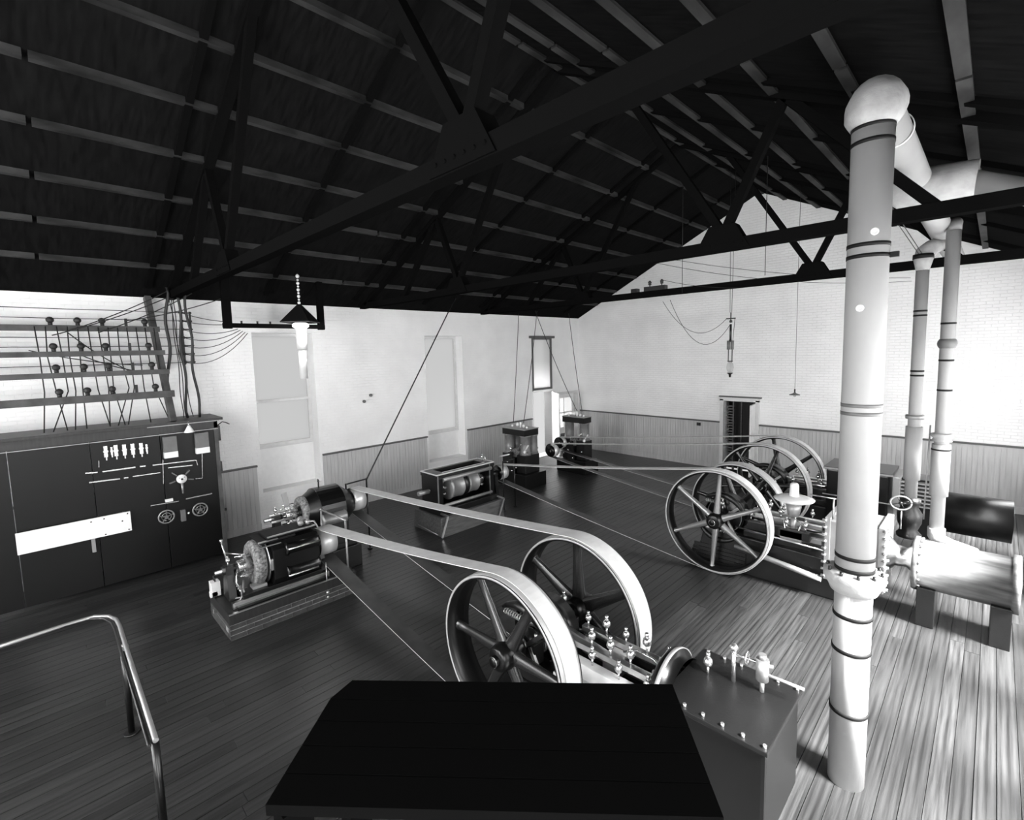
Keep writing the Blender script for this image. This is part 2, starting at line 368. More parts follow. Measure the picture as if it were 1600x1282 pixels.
# door 3: in the end wall, open, dark room behind
d3 = bpy.data.objects.new('door_3', None); COL.objects.link(d3); d3.location = (6.305, 0, 0); d3['kind'] = 'structure'
mb = MB(); mb.box(-0.60, -0.485, -0.05, 0.42, 0, 2.30); mb.box(0.485, 0.60, -0.05, 0.42, 0, 2.30); mb.box(-0.60, 0.60, -0.05, 0.42, 2.24, 2.36)
part('door_frame', mb, 'trim', d3, 0.006)
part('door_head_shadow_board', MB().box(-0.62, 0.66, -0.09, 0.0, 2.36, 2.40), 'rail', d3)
lf = part('door_leaf', MB().box(0, 0.045, -0.62, 0.0, 0.02, 2.2), 'trim', d3); lf.location = (0.44, -0.02, 0); lf.rotation_euler = (0, 0, radians(8))
mb = MB()
for z0, z1 in ((0.2, 0.95), (1.15, 2.05)): mb.box(-0.012, 0.0, -0.5, -0.12, z0, z1)
part('door_panel', mb, 'white', lf)
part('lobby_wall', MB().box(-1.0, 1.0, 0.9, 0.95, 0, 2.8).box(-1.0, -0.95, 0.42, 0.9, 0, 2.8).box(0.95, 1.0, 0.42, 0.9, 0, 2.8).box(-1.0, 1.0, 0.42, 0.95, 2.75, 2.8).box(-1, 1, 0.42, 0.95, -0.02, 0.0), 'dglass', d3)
mb = MB()
for i in range(22): mb.box(-0.40, -0.24, 0.10, 0.16, 0.15 + i * 0.09, 0.19 + i * 0.09)
stuff(part('louvre_shutter', mb, 'mtimber', d3))
mb = MB().box(-0.24, -0.20, 0.08, 0.18, 0, 2.22).box(-0.03, 0.0, 0.2, 0.24, 0.9, 2.2)
part('shutter_stile', mb, 'mtimber', d3)

# ------------------------------------------------------------------ roof trusses
def truss(Y, label):
    t = thing('roof_truss', (RIDGE, Y, 5.0), label, 'roof truss')
    wp = lambda n, mb, m='truss': world_part(n, mb, m, t)
    wp('bottom_chord', MB().box(0.02, W - 0.02, Y - 0.07, Y + 0.07, 5.19, 5.33))
    for side in (0, 1):
        f = (lambda x: x) if side == 0 else (lambda x: W - x)
        wp('rafter_chord', MB().bar((f(0.25), Y, roofz(0.25) - 0.04), (f(RIDGE), Y, TOP - 0.04), 0.14, 0.10))
        gx = f(4.09)
        wp('gusset_plate', MB().prism([(gx - 0.34, 5.20), (gx + 0.34, 5.20), (gx + 0.16, 5.51), (gx - 0.16, 5.51)], 'y', Y - 0.085, Y + 0.085))
        wp('web_strut', MB().bar((gx, Y, 5.4), (f(5.70), Y, roofz(5.70) - 0.05), 0.10, 0.10))
        wp('web_strut', MB().bar((gx, Y, 5.4), (f(3.42), Y, roofz(3.42) - 0.05), 0.10, 0.10))
        wp('web_strut', MB().bar((f(2.0), Y, 5.26), (f(3.42), Y, roofz(3.42) - 0.05), 0.10, 0.10))
        mb = MB()
        for q in range(6): mb.cyl((gx - 0.25 + q * 0.10, Y - 0.10, 5.27), (gx - 0.25 + q * 0.10, Y + 0.10, 5.27), 0.016, n=6)
        stuff(wp('bolt', mb, 'truss'))
    return t
truss(-5.12, 'black roof truss nearer the white end wall, its chord carrying two insulator blocks')
truss(-9.31, 'black roof truss nearer the camera, crossing high in front of the white gable')
truss(-13.5, 'black roof truss above the switchboard, almost lost against the dark ceiling')

# ------------------------------------------------------------------ flywheels
def flywheel(parent, x, y0, w, z, R, a0, name='flywheel', t=0.045, sm='spoke', ws_=1.0):
    """flywheel occupying y0..y0+w (local), hub centre (x,z)"""
    f = bpy.data.objects.new(name, None); COL.objects.link(f); f.parent = parent; f.location = (x, y0 + w / 2, z)
    c = w * 0.5
    part('rim_face', MB().lathe((0, 0, 0), (0, 1, 0), [(R - 0.008, -c + 0.012), (R, -c + 0.03), (R + 0.006, 0), (R, c - 0.03), (R - 0.008, c - 0.012), (R - 0.02, c - 0.012), (R - 0.02, -c + 0.012)], 96, closed=True), 'rim', f, label='bright turned belt face')
    part('rim', MB().lathe((0, 0, 0), (0, 1, 0), [(R - 0.006, -c), (R - 0.006, -c + 0.012), (R - 0.02, -c + 0.014), (R - 0.02, c - 0.014), (R - 0.006, c - 0.012), (R - 0.006, c), (R - t, c), (R - t - 0.02, c * 0.3), (R - t - 0.02, -c * 0.3), (R - t, -c)], 96, closed=True), 'rimside', f)
    part('rim_edge', MB().lathe((0, 0, 0), (0, 1, 0), [(R - 0.007, -c - 0.003), (R - 0.007, -c + 0.004), (R - 0.03, -c + 0.004), (R - 0.03, -c - 0.003)], 96, closed=True), 'rim', f, label='bright machined rim edge')
    part('hub', MB().lathe((0, 0, 0), (0, 1, 0), [(0.03, -c * 1.1), (0.10, -c * 1.1), (0.125, -c * 1.0), (0.14, -c * 0.5), (0.15, 0), (0.14, c * 0.5), (0.125, c * 1.0), (0.10, c * 1.1), (0.03, c * 1.1)], 28), 'black', f)
    part('hub_cap', MB().lathe((0, -c * 1.1, 0), (0, -1, 0), [(0.0, 0.05), (0.05, 0.05), (0.06, 0.03), (0.06, 0.0)], 20), 'black', f)
    sp = []
    for k in range(6):
        a = radians(a0 + 60 * k); d = Vector((cos(a), 0, sin(a))); q = Vector((-sin(a), 0, cos(a)))
        mb = MB(); n = 12; vs = []
        secs = [(0.11, 0.072 * ws_, 0.060), (0.30 * R, 0.058 * ws_, 0.050), (0.7 * R, 0.043 * ws_, 0.038), (R - t - 0.05, 0.040 * ws_, 0.036), (R - t, 0.060 * ws_, 0.06)]
        for rr, aw, bw_ in secs:
            for i in range(n):
                th = 2 * pi * i / n; vs.append(d * rr + q * (aw * cos(th)) + Vector((0, 1, 0)) * (bw_ * sin(th)))
        mb.add(vs, [(j * n + i, j * n + (i + 1) % n, (j + 1) * n + (i + 1) % n, (j + 1) * n + i) for j in range(len(secs) - 1) for i in range(n)], True)
        part('spoke', mb, sm, f)
    return f
def oil_cup(mb, x, y, z, s=1.0):
    mb.cyl((x, y, z), (x, y, z + 0.05 * s), 0.008 * s, n=6); mb.sphere((x, y, z + 0.085 * s), 0.032 * s, 8, 6, 1.1); mb.cyl((x, y, z + 0.12 * s), (x, y, z + 0.15 * s), 0.014 * s, n=6)
    return mb

def engine(X, ya, yb, wa, wb, z, Ra, Rb, a_a, a_b, cylx0, cylx1, label, kind):
    """horizontal side crank engine. ya: near wheel's front face, yb: far wheel's front face (world)."""
    yc = (ya + wa + yb) / 2
    e = thing('steam_engine', (X, yc, 0), label, 'steam engine', None)
    L = lambda y: y - yc
    flywheel(e, 0, L(ya), wa, z, Ra, a_a, sm='spoke_highlit' if kind == 2 else 'spoke', ws_=1.25 if kind == 1 else 0.85); flywheel(e, 0, L(yb), wb, z, Rb, a_b, ws_=1.5 if kind == 1 else 1.0)
    part('crankshaft', MB().cyl((0, L(ya) - 0.06, z), (0, L(yb) + wb + 0.10, z), 0.055, n=20), 'steel', e)
    gap = (L(yb) - (L(ya) + wa)) / 2
    # main bearings with caps and bolts
    for s in (-1, 1):
        y = s * (gap - 0.15)
        b = part('main_bearing', MB().box(-0.16, 0.16, y - 0.075, y + 0.075, z - 0.2, z + 0.03).lathe((0, y - 0.07, z), (0, 1, 0), [(0.03, 0), (0.115, 0), (0.12, 0.02), (0.12, 0.12), (0.115, 0.14), (0.03, 0.14)], 20), 'iron', e, 0.006)
        m2 = MB()
        for q in (-0.12, 0.12): m2.cyl((q, y, z + 0.02), (q, y, z + 0.12), 0.016, n=8)
        part('bearing_stud', m2, 'steel', b)
        part('oil_cup', oil_cup(MB(), 0, y, z + 0.12, 1.3), 'brass', b, label='glass and brass oil cup')
    # crank discs and connecting rod
    cd = MB()
    for s in (-1, 1):
        cd.lathe((0, s * 0.10 - 0.03, z), (0, 1, 0), [(0.03, 0), (0.30, 0), (0.31, 0.01), (0.31, 0.05), (0.30, 0.06), (0.03, 0.06)], 40)
    part('crank_disc', cd, 'black', e)
    part('crank_ring', MB().lathe((0, -0.135, z), (0, 1, 0), [(0.295, 0.0), (0.31, 0.0), (0.31, 0.006), (0.295, 0.006)], 40, closed=True), 'steel', e)
    part('crank_splash_guard', MB().lathe((0, -0.07, z), (0, 1, 0), [(0.335, -0.09), (0.345, -0.09), (0.345, 0.23), (0.335, 0.23)], 40, closed=True), 'black', e)
    part('crank_pin', MB().cyl((0.12, -0.1, z + 0.13), (0.12, 0.1, z + 0.13), 0.045, n=14), 'steel', e)
    part('connecting_rod', MB().bar((0.12, 0, z + 0.13), (0.92, 0, z + 0.02), 0.05, 0.075).cyl((0.12, -0.045, z + 0.13), (0.12, 0.045, z + 0.13), 0.085, n=16).cyl((0.92, -0.045, z + 0.02), (0.92, 0.045, z + 0.02), 0.06, n=14), 'steel', e, 0)
    # bed casting: tapering box with panels
    bed = MB().prism([(-0.42, 0.0), (cylx0 + 0.3, 0.0), (cylx0 + 0.3, 0.16), (cylx0 + 0.1, z - 0.30), (-0.30, z - 0.24), (-0.42, 0.16)], 'y', -gap + 0.06, gap - 0.06)
    part('bed', bed, 'iron', e, 0.02)
    part('guide_bar', MB().box(0.42, cylx0, -0.17, -0.10, z - 0.14, z - 0.06).box(0.42, cylx0, 0.10, 0.17, z - 0.14, z - 0.06), 'steel', e, 0.004)
    part('guide_bar', MB().box(0.42, cylx0, -0.17, -0.10, z + 0.10, z + 0.16).box(0.42, cylx0, 0.10, 0.17, z + 0.10, z + 0.16), 'steel', e, 0.004)
    part('crosshead', MB().box(0.82, 1.02, -0.10, 0.10, z - 0.06, z + 0.10), 'steel', e, 0.01)
    part('piston_rod', MB().cyl((1.0, 0, z + 0.02), (cylx0 + 0.05, 0, z + 0.02), 0.028, n=12), 'steel', e)
    # side frame cover plates: bright slabs on top of the bed
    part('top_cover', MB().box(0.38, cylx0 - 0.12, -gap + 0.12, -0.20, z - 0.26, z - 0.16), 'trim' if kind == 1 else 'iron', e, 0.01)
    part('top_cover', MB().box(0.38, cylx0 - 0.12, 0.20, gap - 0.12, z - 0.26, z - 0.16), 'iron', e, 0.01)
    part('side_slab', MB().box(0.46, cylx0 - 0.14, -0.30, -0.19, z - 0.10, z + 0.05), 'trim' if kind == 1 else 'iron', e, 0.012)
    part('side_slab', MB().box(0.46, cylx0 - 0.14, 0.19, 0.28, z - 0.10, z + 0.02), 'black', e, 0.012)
    # oil cups in a row
    for i in range(4):
        part('oil_cup', oil_cup(MB(), 0.50 + i * (cylx0 - 0.6) / 3.4, -0.24, z + 0.05, 1.25), 'brass', e)
    for i in range(5):
        part('oil_cup', oil_cup(MB(), 0.48 + i * (cylx0 - 0.6) / 4.4, 0.135, z + 0.16, 1.1 + 0.25 * (i % 2)), 'brass', e)
    for i in range(3):
        part('oil_cup', oil_cup(MB(), 0.72 + i * 0.22, -0.135, z + 0.16, 1.3), 'brass', e)
    # eccentric, valve rod
    part('eccentric_strap', MB().lathe((0.02, gap - 0.32, z + 0.02), (0, 1, 0), [(0.14, 0), (0.20, 0), (0.205, 0.02), (0.205, 0.05), (0.20, 0.07), (0.14, 0.07)], 32, closed=True), 'brass', e)
    part('eccentric_strap', MB().lathe((0.0, -gap + 0.26, z - 0.02), (0, 1, 0), [(0.12, 0), (0.17, 0), (0.175, 0.02), (0.175, 0.05), (0.17, 0.07), (0.12, 0.07)], 32, closed=True), 'brass', e)
    part('valve_rod', MB().cyl((0.2, gap - 0.29, z + 0.03), (cylx0 + 0.1, gap - 0.18, z + 0.10), 0.016, n=8), 'steel', e)
    part('valve_rod', MB().cyl((0.15, -gap + 0.30, z - 0.02), (cylx0 + 0.1, -gap + 0.22, z - 0.10), 0.014, n=8), 'steel', e)
    # shaft governor inside the near wheel
    g = MB()
    for s in (1, -1):
        pts = [(0.42 * cos(radians(20 + 110 * q / 10 + (0 if s > 0 else 180))), L(ya) + wa + 0.06, z + 0.42 * sin(radians(20 + 110 * q / 10 + (0 if s > 0 else 180)))) for q in range(11)]
        g.tube(pts, [0.02 + 0.035 * sin(pi * q / 10) for q in range(11)], 10)
    gov = part('governor_weight', g, 'iron', e)
    sg = MB()
    for s in (1, -1):
        pts = []
        for q in range(60):
            t = q / 59; a = t * 2 * pi * 9
            pts.append((s * (-0.28 + 0.3 * t), L(ya) + wa + 0.09 + 0.03 * cos(a), z + s * 0.26 + 0.03 * sin(a)))
        sg.tube(pts, 0.008, 5)
    part('governor_spring', sg, 'steel', e)
    part('governor_link', MB().bar((-0.3, L(ya) + wa + 0.08, z - 0.3), (0.30, L(ya) + wa + 0.08, z + 0.22), 0.03, 0.045).bar((0.3, L(ya) + wa + 0.08, z - 0.35), (0.1, L(ya) + wa + 0.08, z + 0.0), 0.03, 0.04), 'steel', e)
    return e, L, gap

RA = dict(z=0.9)
# ---- engine 1 (foreground)
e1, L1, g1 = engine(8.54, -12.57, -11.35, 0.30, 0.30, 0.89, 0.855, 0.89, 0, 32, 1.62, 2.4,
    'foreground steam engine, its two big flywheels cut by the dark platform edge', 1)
z = 0.9
c = part('cylinder', MB().box(1.62, 2.42, -0.40, 0.42, 0.30, 1.10), 'black', e1, 0.03, 'black box shaped cylinder casing with flat top')
part('casing_lid', MB().box(1.60, 2.44, -0.43, 0.45, 1.10, 1.135), 'iron', c, 0.006)
m2 = MB()
for i in range(6):
    m2.cyl((1.66 + i * 0.15, 0.41, 1.13), (1.66 + i * 0.15, 0.41, 1.16), 0.014, n=6); m2.cyl((1.66 + i * 0.15, -0.39, 1.13), (1.66 + i * 0.15, -0.39, 1.16), 0.014, n=6)
stuff(part('lid_stud', m2, 'brass', c))
hd = part('cylinder_head', MB().lathe((1.44, 0, z), (1, 0, 0), [(0.03, 0), (0.34, 0), (0.375, 0.03), (0.375, 0.09), (0.33, 0.10), (0.33, 0.19)], 40), 'black', e1)
part('flange_edge', MB().lathe((1.50, 0, z), (1, 0, 0), [(0.377, 0), (0.385, 0), (0.385, 0.035), (0.377, 0.035)], 48, closed=True), 'rim', hd)
m2 = MB()
for i in range(14):
    a = 2 * pi * i / 14; m2.cyl((1.42, 0.31 * cos(a), z + 0.31 * sin(a)), (1.47, 0.31 * cos(a), z + 0.31 * sin(a)), 0.02, n=6)
stuff(part('head_stud', m2, 'steel', hd))
lu = part('lubricator', MB().cyl((1.98, 0.17, 1.135), (1.98, 0.17, 1.42), 0.018, n=8).sphere((1.98, 0.17, 1.44), 0.035).cyl((1.98, 0.17, 1.38), (2.28, 0.21, 1.38), 0.014, n=8), 'brass', e1)
part('sight_glass', MB().cyl((2.20, 0.2, 1.24), (2.20, 0.2, 1.42), 0.05, n=14).cyl((2.20, 0.2, 1.42), (2.20, 0.2, 1.46), 0.03, n=12).cyl((2.2, 0.2, 1.135), (2.2, 0.2, 1.24), 0.018, n=8).cyl((2.2, 0.2, 1.30), (2.5, 0.24, 1.28), 0.013, n=8), 'zinc', lu)
part('hand_wheel', MB().lathe((2.08, 0.19, 1.38), (1, 0.1, 0), [(0.05, -0.008), (0.06, 0), (0.05, 0.008), (0.045, 0)], 20, closed=True), 'brass', lu)
part('oil_cup', oil_cup(MB(), 1.78, 0.12, 1.135, 1.3), 'brass', e1)
part('oil_pipe', MB().tube([(1.0, 0.0, 1.05), (1.15, 0.0, 1.13), (1.32, 0.0, 1.12), (1.42, 0.0, 1.04)], 0.010, 6), 'brass', e1)

# ---- engine 2 (middle)
e2, L2, g2 = engine(8.60, -7.46, -6.47, 0.26, 0.26, 0.93, 0.91, 0.85, 26, 50, 1.55, 2.3,
    'middle steam engine behind the thick white pipe, with a flat disc over its bed', 2)
z = 0.93
c = part('cylinder', MB().box(1.70, 2.32, -0.38, 0.36, 0.42, 1.30), 'zinc', e2, 0.02, 'light grey square cylinder jacket')
part('cylinder_flange', MB().box(1.64, 1.71, -0.42, 0.40, 0.36, 1.34), 'zinc', c, 0.008); part('cylinder_flange', MB().box(2.31, 2.39, -0.42, 0.40, 0.36, 1.34), 'zinc', c, 0.008)
m2 = MB()
for i in range(9):
    for xx in (1.64, 2.39):
        m2.cyl((xx - 0.03, -0.435, 0.42 + i * 0.11), (xx + 0.03, -0.435, 0.42 + i * 0.11), 0.02, n=6)
    m2.cyl((2.38, -0.37, 0.42 + i * 0.11), (2.44, -0.37, 0.42 + i * 0.11), 0.022, n=6)
stuff(part('flange_bolt', m2, 'steel', c))
part('low_pressure_cylinder', MB().lathe((2.68, 0, 0.80), (1, 0, 0), [(0.03, 0), (0.37, 0), (0.38, 0.02), (0.38, 0.06), (0.34, 0.07), (0.34, 1.0), (0.38, 1.01), (0.38, 1.08), (0.03, 1.1)], 44), 'drum', e2, label='big grey horizontal cylinder drum')
m2 = MB()
for i in range(18):
    a = 2 * pi * i / 18; m2.cyl((2.735, 0.36 * cos(a), 0.80 + 0.36 * sin(a)), (2.78, 0.36 * cos(a), 0.80 + 0.36 * sin(a)), 0.016, n=6)
stuff(part('flange_bolt', m2, 'steel', e2))
part('distance_piece', MB().lathe((2.38, 0, 0.84), (1, 0, 0), [(0.28, 0), (0.16, 0.1), (0.14, 0.22), (0.2, 0.30)], 24), 'steel', e2)
for bx_ in ((2.75, 2.95, 0.55), (3.5, 3.7, 0.55), (1.85, 2.15, 0.45)): part('cylinder_foot', MB().box(bx_[0], bx_[1], -0.3, 0.3, 0.0, bx_[2]), 'iron', e2, 0.01)
part('side_rod', MB().cyl((0.3, -0.40, 0.86), (1.66, -0.40, 0.80), 0.014, n=8), 'steel', e2)
part('side_cover', MB().cyl((0.75, -0.42, 0.46), (1.62, -0.42, 0.34), 0.045, n=12), 'zinc', e2, label='bright horizontal drain pipe')
part('drain_pipe', MB().cyl((0.3, -0.42, 0.52), (0.72, -0.42, 0.47), 0.035, n=10), 'zinc', e2)
gv = part('governor_column', MB().box(0.98, 1.30, -0.30, -0.05, z - 0.16, z + 0.02).cyl((1.14, -0.17, z), (1.14, -0.17, z + 0.2), 0.05, n=12).cyl((1.14, -0.17, z + 0.26), (1.14, -0.17, z + 0.46), 0.085, 0.12, n=20), 'zinc', e2, 0, 'bright governor column')
part('governor_disc', MB().lathe((1.14, -0.17, 1.46), (0, 0, 1), [(0.0, -0.05), (0.15, -0.06), (0.29, 0.0), (0.30, 0.012), (0.20, 0.045), (0.09, 0.06), (0.0, 0.06)], 40), 'trim', gv, label='flat bright disc')
part('governor_cap', MB().lathe((1.14, -0.17, 1.51), (0, 0, 1), [(0.075, 0), (0.07, 0.06), (0.065, 0.19), (0.05, 0.22), (0, 0.225)], 18), 'porc', gv)
m2 = MB()
for s in (-1, 1):
    m2.tube([(1.14 + s * 0.05, -0.17, z + 0.18), (1.14 + s * 0.14, -0.22, z + 0.16), (1.14 + s * 0.10, -0.25, z + 0.05), (1.14 + s * 0.16, -0.28, z - 0.02)], 0.014, 6)
part('governor_bracket', m2, 'brass', gv)
part('hand_rail_post', MB().cyl((1.72, -0.3, 1.3), (1.72, -0.3, 1.62), 0.012, n=6).cyl((1.4, -0.3, 1.62), (1.75, -0.3, 1.62), 0.010, n=6), 'steel', e2)
for i in range(5):
    part('foundation_brick_course', MB().box(-0.55 + 0.02 * i, 0.45, -g2 + 0.04, -g2 + 0.065, 0.04 + i * 0.07, 0.10 + i * 0.07), 'iron', e2)

# ---- engine 3 (far)
e3, L3, g3 = engine(8.53, -4.86, -3.70, 0.24, 0.24, 0.97, 0.92, 0.92, 10, 40, 1.5, 2.3,
    'farthest steam engine, pair of flywheels against the wainscot by the open door', 3)
z = 0.97
part('cylinder', MB().box(1.15, 2.15, -0.42, 0.42, 0.35, 1.50), 'black', e3, 0.03, 'tall black steam chest')
part('chest_lid', MB().box(1.10, 2.20, -0.46, 0.46, 1.50, 1.55), 'iron', e3, 0.008)
part('corner_strip', MB().box(1.10, 2.22, -0.475, -0.46, 1.51, 1.54).box(1.10, 2.2, -0.47, -0.45, 0.98, 1.0), 'zinc', e3)
rb = part('end_flange', MB().box(2.20, 2.32, -0.38, 0.36, 0.95, 1.50), 'zinc', e3, 0.02, 'light grey end flange')
for i in range(7):
    part('cooling_rib', MB().box(2.32, 2.85, -0.36, 0.34, 0.99 + i * 0.07, 1.02 + i * 0.07), 'zinc', e3)
part('rib_core', MB().box(2.32, 2.8, -0.26, 0.24, 0.4, 1.48), 'black', e3)
m2 = MB().cyl((1.85, -0.25, 1.55), (1.85, -0.25, 1.72), 0.016, n=8).sphere((1.85, -0.25, 1.74), 0.035).cyl((1.74, -0.25, 1.64), (1.96, -0.25, 1.64), 0.012, n=6)
part('relief_valve', m2, 'brass', e3)
part('low_pressure_cylinder', MB().lathe((2.9, 0, 0.9), (1, 0, 0), [(0.03, 0), (0.36, 0), (0.36, 0.9), (0.03, 0.92)], 36), 'iron', e3)
part('side_rod', MB().cyl((0.7, -0.5, 1.15), (1.15, -0.5, 1.15), 0.014, n=8), 'steel', e3)

# ------------------------------------------------------------------ belts
def belt(name, c0, r0, c1, r1, y0, y1, y0b, y1b, m, label, t=0.008):
    """open belt around pulley (c0,r0, y0..y1) and flywheel (c1,r1,y0b..y1b); c=(x,z)"""
    dx = c1[0] - c0[0]; dz = c1[1] - c0[1]; D = sqrt(dx * dx + dz * dz); th = math.atan2(dz, dx); al = math.asin((r1 - r0) / D)
    pts = []
    # around small pulley: from lower tangent, round the back, to upper tangent
    a_up = th + pi / 2 + al; a_lo = th - pi / 2 - al
    n = 14
    for i in range(n + 1):
        a = a_lo - (2 * pi - (a_up - a_lo)) * i / n; pts.append((c0[0] + r0 * cos(a), c0[1] + r0 * sin(a), 0.0, a))
    up0 = pts[-1]
    m_ = 16; n2 = 40
    s1 = (c1[0] + r1 * cos(a_up), c1[1] + r1 * sin(a_up))
    for i in range(1, m_):
        f = i / m_; sag = -0.05 * 4 * f * (1 - f)
        pts.append((up0[0] + (s1[0] - up0[0]) * f, up0[1] + (s1[1] - up0[1]) * f + sag * 0.6, f, a_up))
    for i in range(n2 + 1):
        a = a_up - (a_up - a_lo) * i / n2; pts.append((c1[0] + r1 * cos(a), c1[1] + r1 * sin(a), 1.0, a))
    s2 = pts[-1]; e = pts[0]
    for i in range(1, m_):
        f = i / m_; sag = -0.02 * 4 * f * (1 - f)
        pts.append((s2[0] + (e[0] - s2[0]) * f, s2[1] + (e[1] - s2[1]) * f + sag, 1 - f, a_lo))
    vs = []; k = len(pts)
    for x, zz, f, a in pts:
        ya = y0 + (y0b - y0) * f; yb = y1 + (y1b - y1) * f; nx, nz = cos(a) * t, sin(a) * t
        vs += [(x, ya, zz), (x, yb, zz), (x + nx, yb, zz + nz), (x + nx, ya, zz + nz)]
    fs = []
    for i in range(k):
        j = (i + 1) % k
        for q in range(4): fs.append((4 * i + q, 4 * i + (q + 1) % 4, 4 * j + (q + 1) % 4, 4 * j + q))
    mb = MB().add(vs, fs, False)
    me = bpy.data.meshes.new(name); me.from_pydata(mb.v, [], mb.f); me.materials.append(MT[m]); me.materials.append(MT['belt_in_shaded'])
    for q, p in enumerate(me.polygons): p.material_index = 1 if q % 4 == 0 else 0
    o = link(name, me); tag(o, label, 'belt', 'leather drive belts'); rebase(o, (c0[0], y0, max(0.0, c0[1] - r0)))
    return o
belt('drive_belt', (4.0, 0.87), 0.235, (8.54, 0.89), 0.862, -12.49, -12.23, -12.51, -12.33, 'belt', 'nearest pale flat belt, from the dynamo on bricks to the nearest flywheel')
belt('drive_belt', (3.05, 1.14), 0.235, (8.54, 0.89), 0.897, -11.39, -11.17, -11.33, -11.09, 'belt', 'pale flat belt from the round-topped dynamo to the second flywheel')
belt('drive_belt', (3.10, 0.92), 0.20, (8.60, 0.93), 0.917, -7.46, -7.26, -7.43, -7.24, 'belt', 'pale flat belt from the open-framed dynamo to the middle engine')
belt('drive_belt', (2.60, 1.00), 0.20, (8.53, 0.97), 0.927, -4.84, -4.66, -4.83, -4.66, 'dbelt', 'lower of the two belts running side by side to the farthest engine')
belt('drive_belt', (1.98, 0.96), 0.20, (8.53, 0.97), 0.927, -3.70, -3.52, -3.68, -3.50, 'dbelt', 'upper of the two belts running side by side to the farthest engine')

# ------------------------------------------------------------------ brick foundation of dynamo 1
bf = thing('dynamo_foundation', (3.955, -13.0, 0), 'low brick foundation with dark timber curb under the nearest dynamo', 'foundation')
FX0, FX1, FY0, FY1 = -0.515, 0.515, -0.95, 0.95
part('mortar_core', MB().box(FX0 + 0.005, FX1 - 0.005, FY0 + 0.005, FY1 - 0.005, 0.0, 0.225), 'mortar', bf)
bmh = mesh('brick', MB().box(-0.104, 0.104, -0.05, 0.05, -0.032, 0.032), 'brick', 0.004)
for c_ in range(3):
    zc = 0.037 + c_ * 0.075
    nn = 9; s = (FY1 - FY0) / nn
    for i in range(nn + (c_ % 2)):
        yy = FY0 + s * (i + (0.0 if c_ % 2 else 0.5)); yy = min(max(yy, FY0 + 0.104), FY1 - 0.104)
        for sx in (FX0 + 0.05, FX1 - 0.05):
            o = link('brick', bmh, bf); o.location = (sx + random.uniform(-0.004, 0.004), yy, zc); o.rotation_euler = (0, 0, pi / 2 + random.uniform(-.015, .015))
    for i in range(4):
        xx = FX0 + 0.22 + i * 0.2 + (0.06 if c_ % 2 else 0)
        for sy in (FY0 + 0.05, FY1 - 0.05):
            if xx > FX1 - 0.2: continue
            o = link('brick', bmh, bf); o.location = (xx, sy + random.uniform(-0.004, 0.004), zc)
part('timber_curb', MB().box(FX0, FX1, FY0, FY1, 0.225, 0.38), 'timber', bf, 0.008)
part('iron_edge_strip', MB().box(FX1 - 0.02, FX1 + 0.008, FY0, FY1 - 0.2, 0.375, 0.392), 'steel', bf, label='bright iron edge strip')

def pulley(parent, x, y0, y1, z, r):
    c = (y0 + y1) / 2; w = (y1 - y0) / 2
    p = part('pulley', MB().lathe((x, c, z), (0, 1, 0), [(0.02, -w), (r - 0.03, -w), (r - 0.008, -w), (r, 0), (r - 0.008, w), (r - 0.03, w), (0.02, w)], 40), 'pulley', parent)
    part('pulley_flange', MB().lathe((x, c, z), (0, 1, 0), [(r - 0.03, -w - 0.002), (r - 0.005, -w - 0.012), (0.03, -w - 0.012)], 32), 'black', p)
    part('pulley_flange', MB().lathe((x, c, z), (0, 1, 0), [(r - 0.03, w + 0.002), (r - 0.005, w + 0.012), (0.03, w + 0.012)], 32), 'black', p)
    return p
def brush_rig(mb, x, y, z, r, n=6, L=0.14):
    for k in range(n):
        a = 2 * pi * k / n + 0.3; px, pz = x + r * cos(a), z + r * sin(a)
        mb.cyl((px, y - L / 2, pz), (px, y + L / 2, pz), 0.011, n=6); mb.box(px - 0.02, px + 0.02, y - 0.02, y + 0.02, pz - 0.02, pz + 0.02)
        mb.bar((x + r * 0.5 * cos(a), y, z + r * 0.5 * sin(a)), (px, y, pz), 0.012, 0.02)
    return mb

# ---- dynamo 1: on the brick foundation
dy = thing('dynamo', (4.0, -13.0, 0.38), 'nearest dynamo, black box with a taped armature ring, on the brick foundation', 'dynamo')
z = 0.48                                                       # shaft height above 0.38
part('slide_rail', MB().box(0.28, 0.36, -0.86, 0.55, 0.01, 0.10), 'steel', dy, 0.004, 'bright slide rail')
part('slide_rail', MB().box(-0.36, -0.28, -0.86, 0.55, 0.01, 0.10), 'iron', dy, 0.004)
part('base_casting', MB().box(-0.42, 0.42, -0.82, 0.50, 0.0, 0.05).box(-0.34, 0.34, -0.72, 0.45, 0.10, 0.16), 'black', dy, 0.008)
part('field_frame', MB().prism([(-0.30, 0.15), (0.30, 0.15), (0.36, 0.25), (0.36, 0.70), (0.28, 0.80), (-0.28, 0.80), (-0.36, 0.70), (-0.36, 0.25)], 'y', -0.28, 0.42), 'black', dy, 0.012)
part('frame_top_plate', MB().box(-0.24, 0.24, -0.42, 0.10, 0.80, 0.835).box(-0.20, 0.20, -0.30, 0.44, 0.835, 0.87), 'band', dy, 0.005)
part('top_edge_strip', MB().box(0.19, 0.215, -0.30, 0.46, 0.862, 0.88).box(0.22, 0.25, -0.44, -0.16, 0.826, 0.842).box(0.29, 0.31, -0.44, -0.14, 0.77, 0.785), 'steel', dy, 0, 'bright frame edges')  # steel strips along the edges of the frame
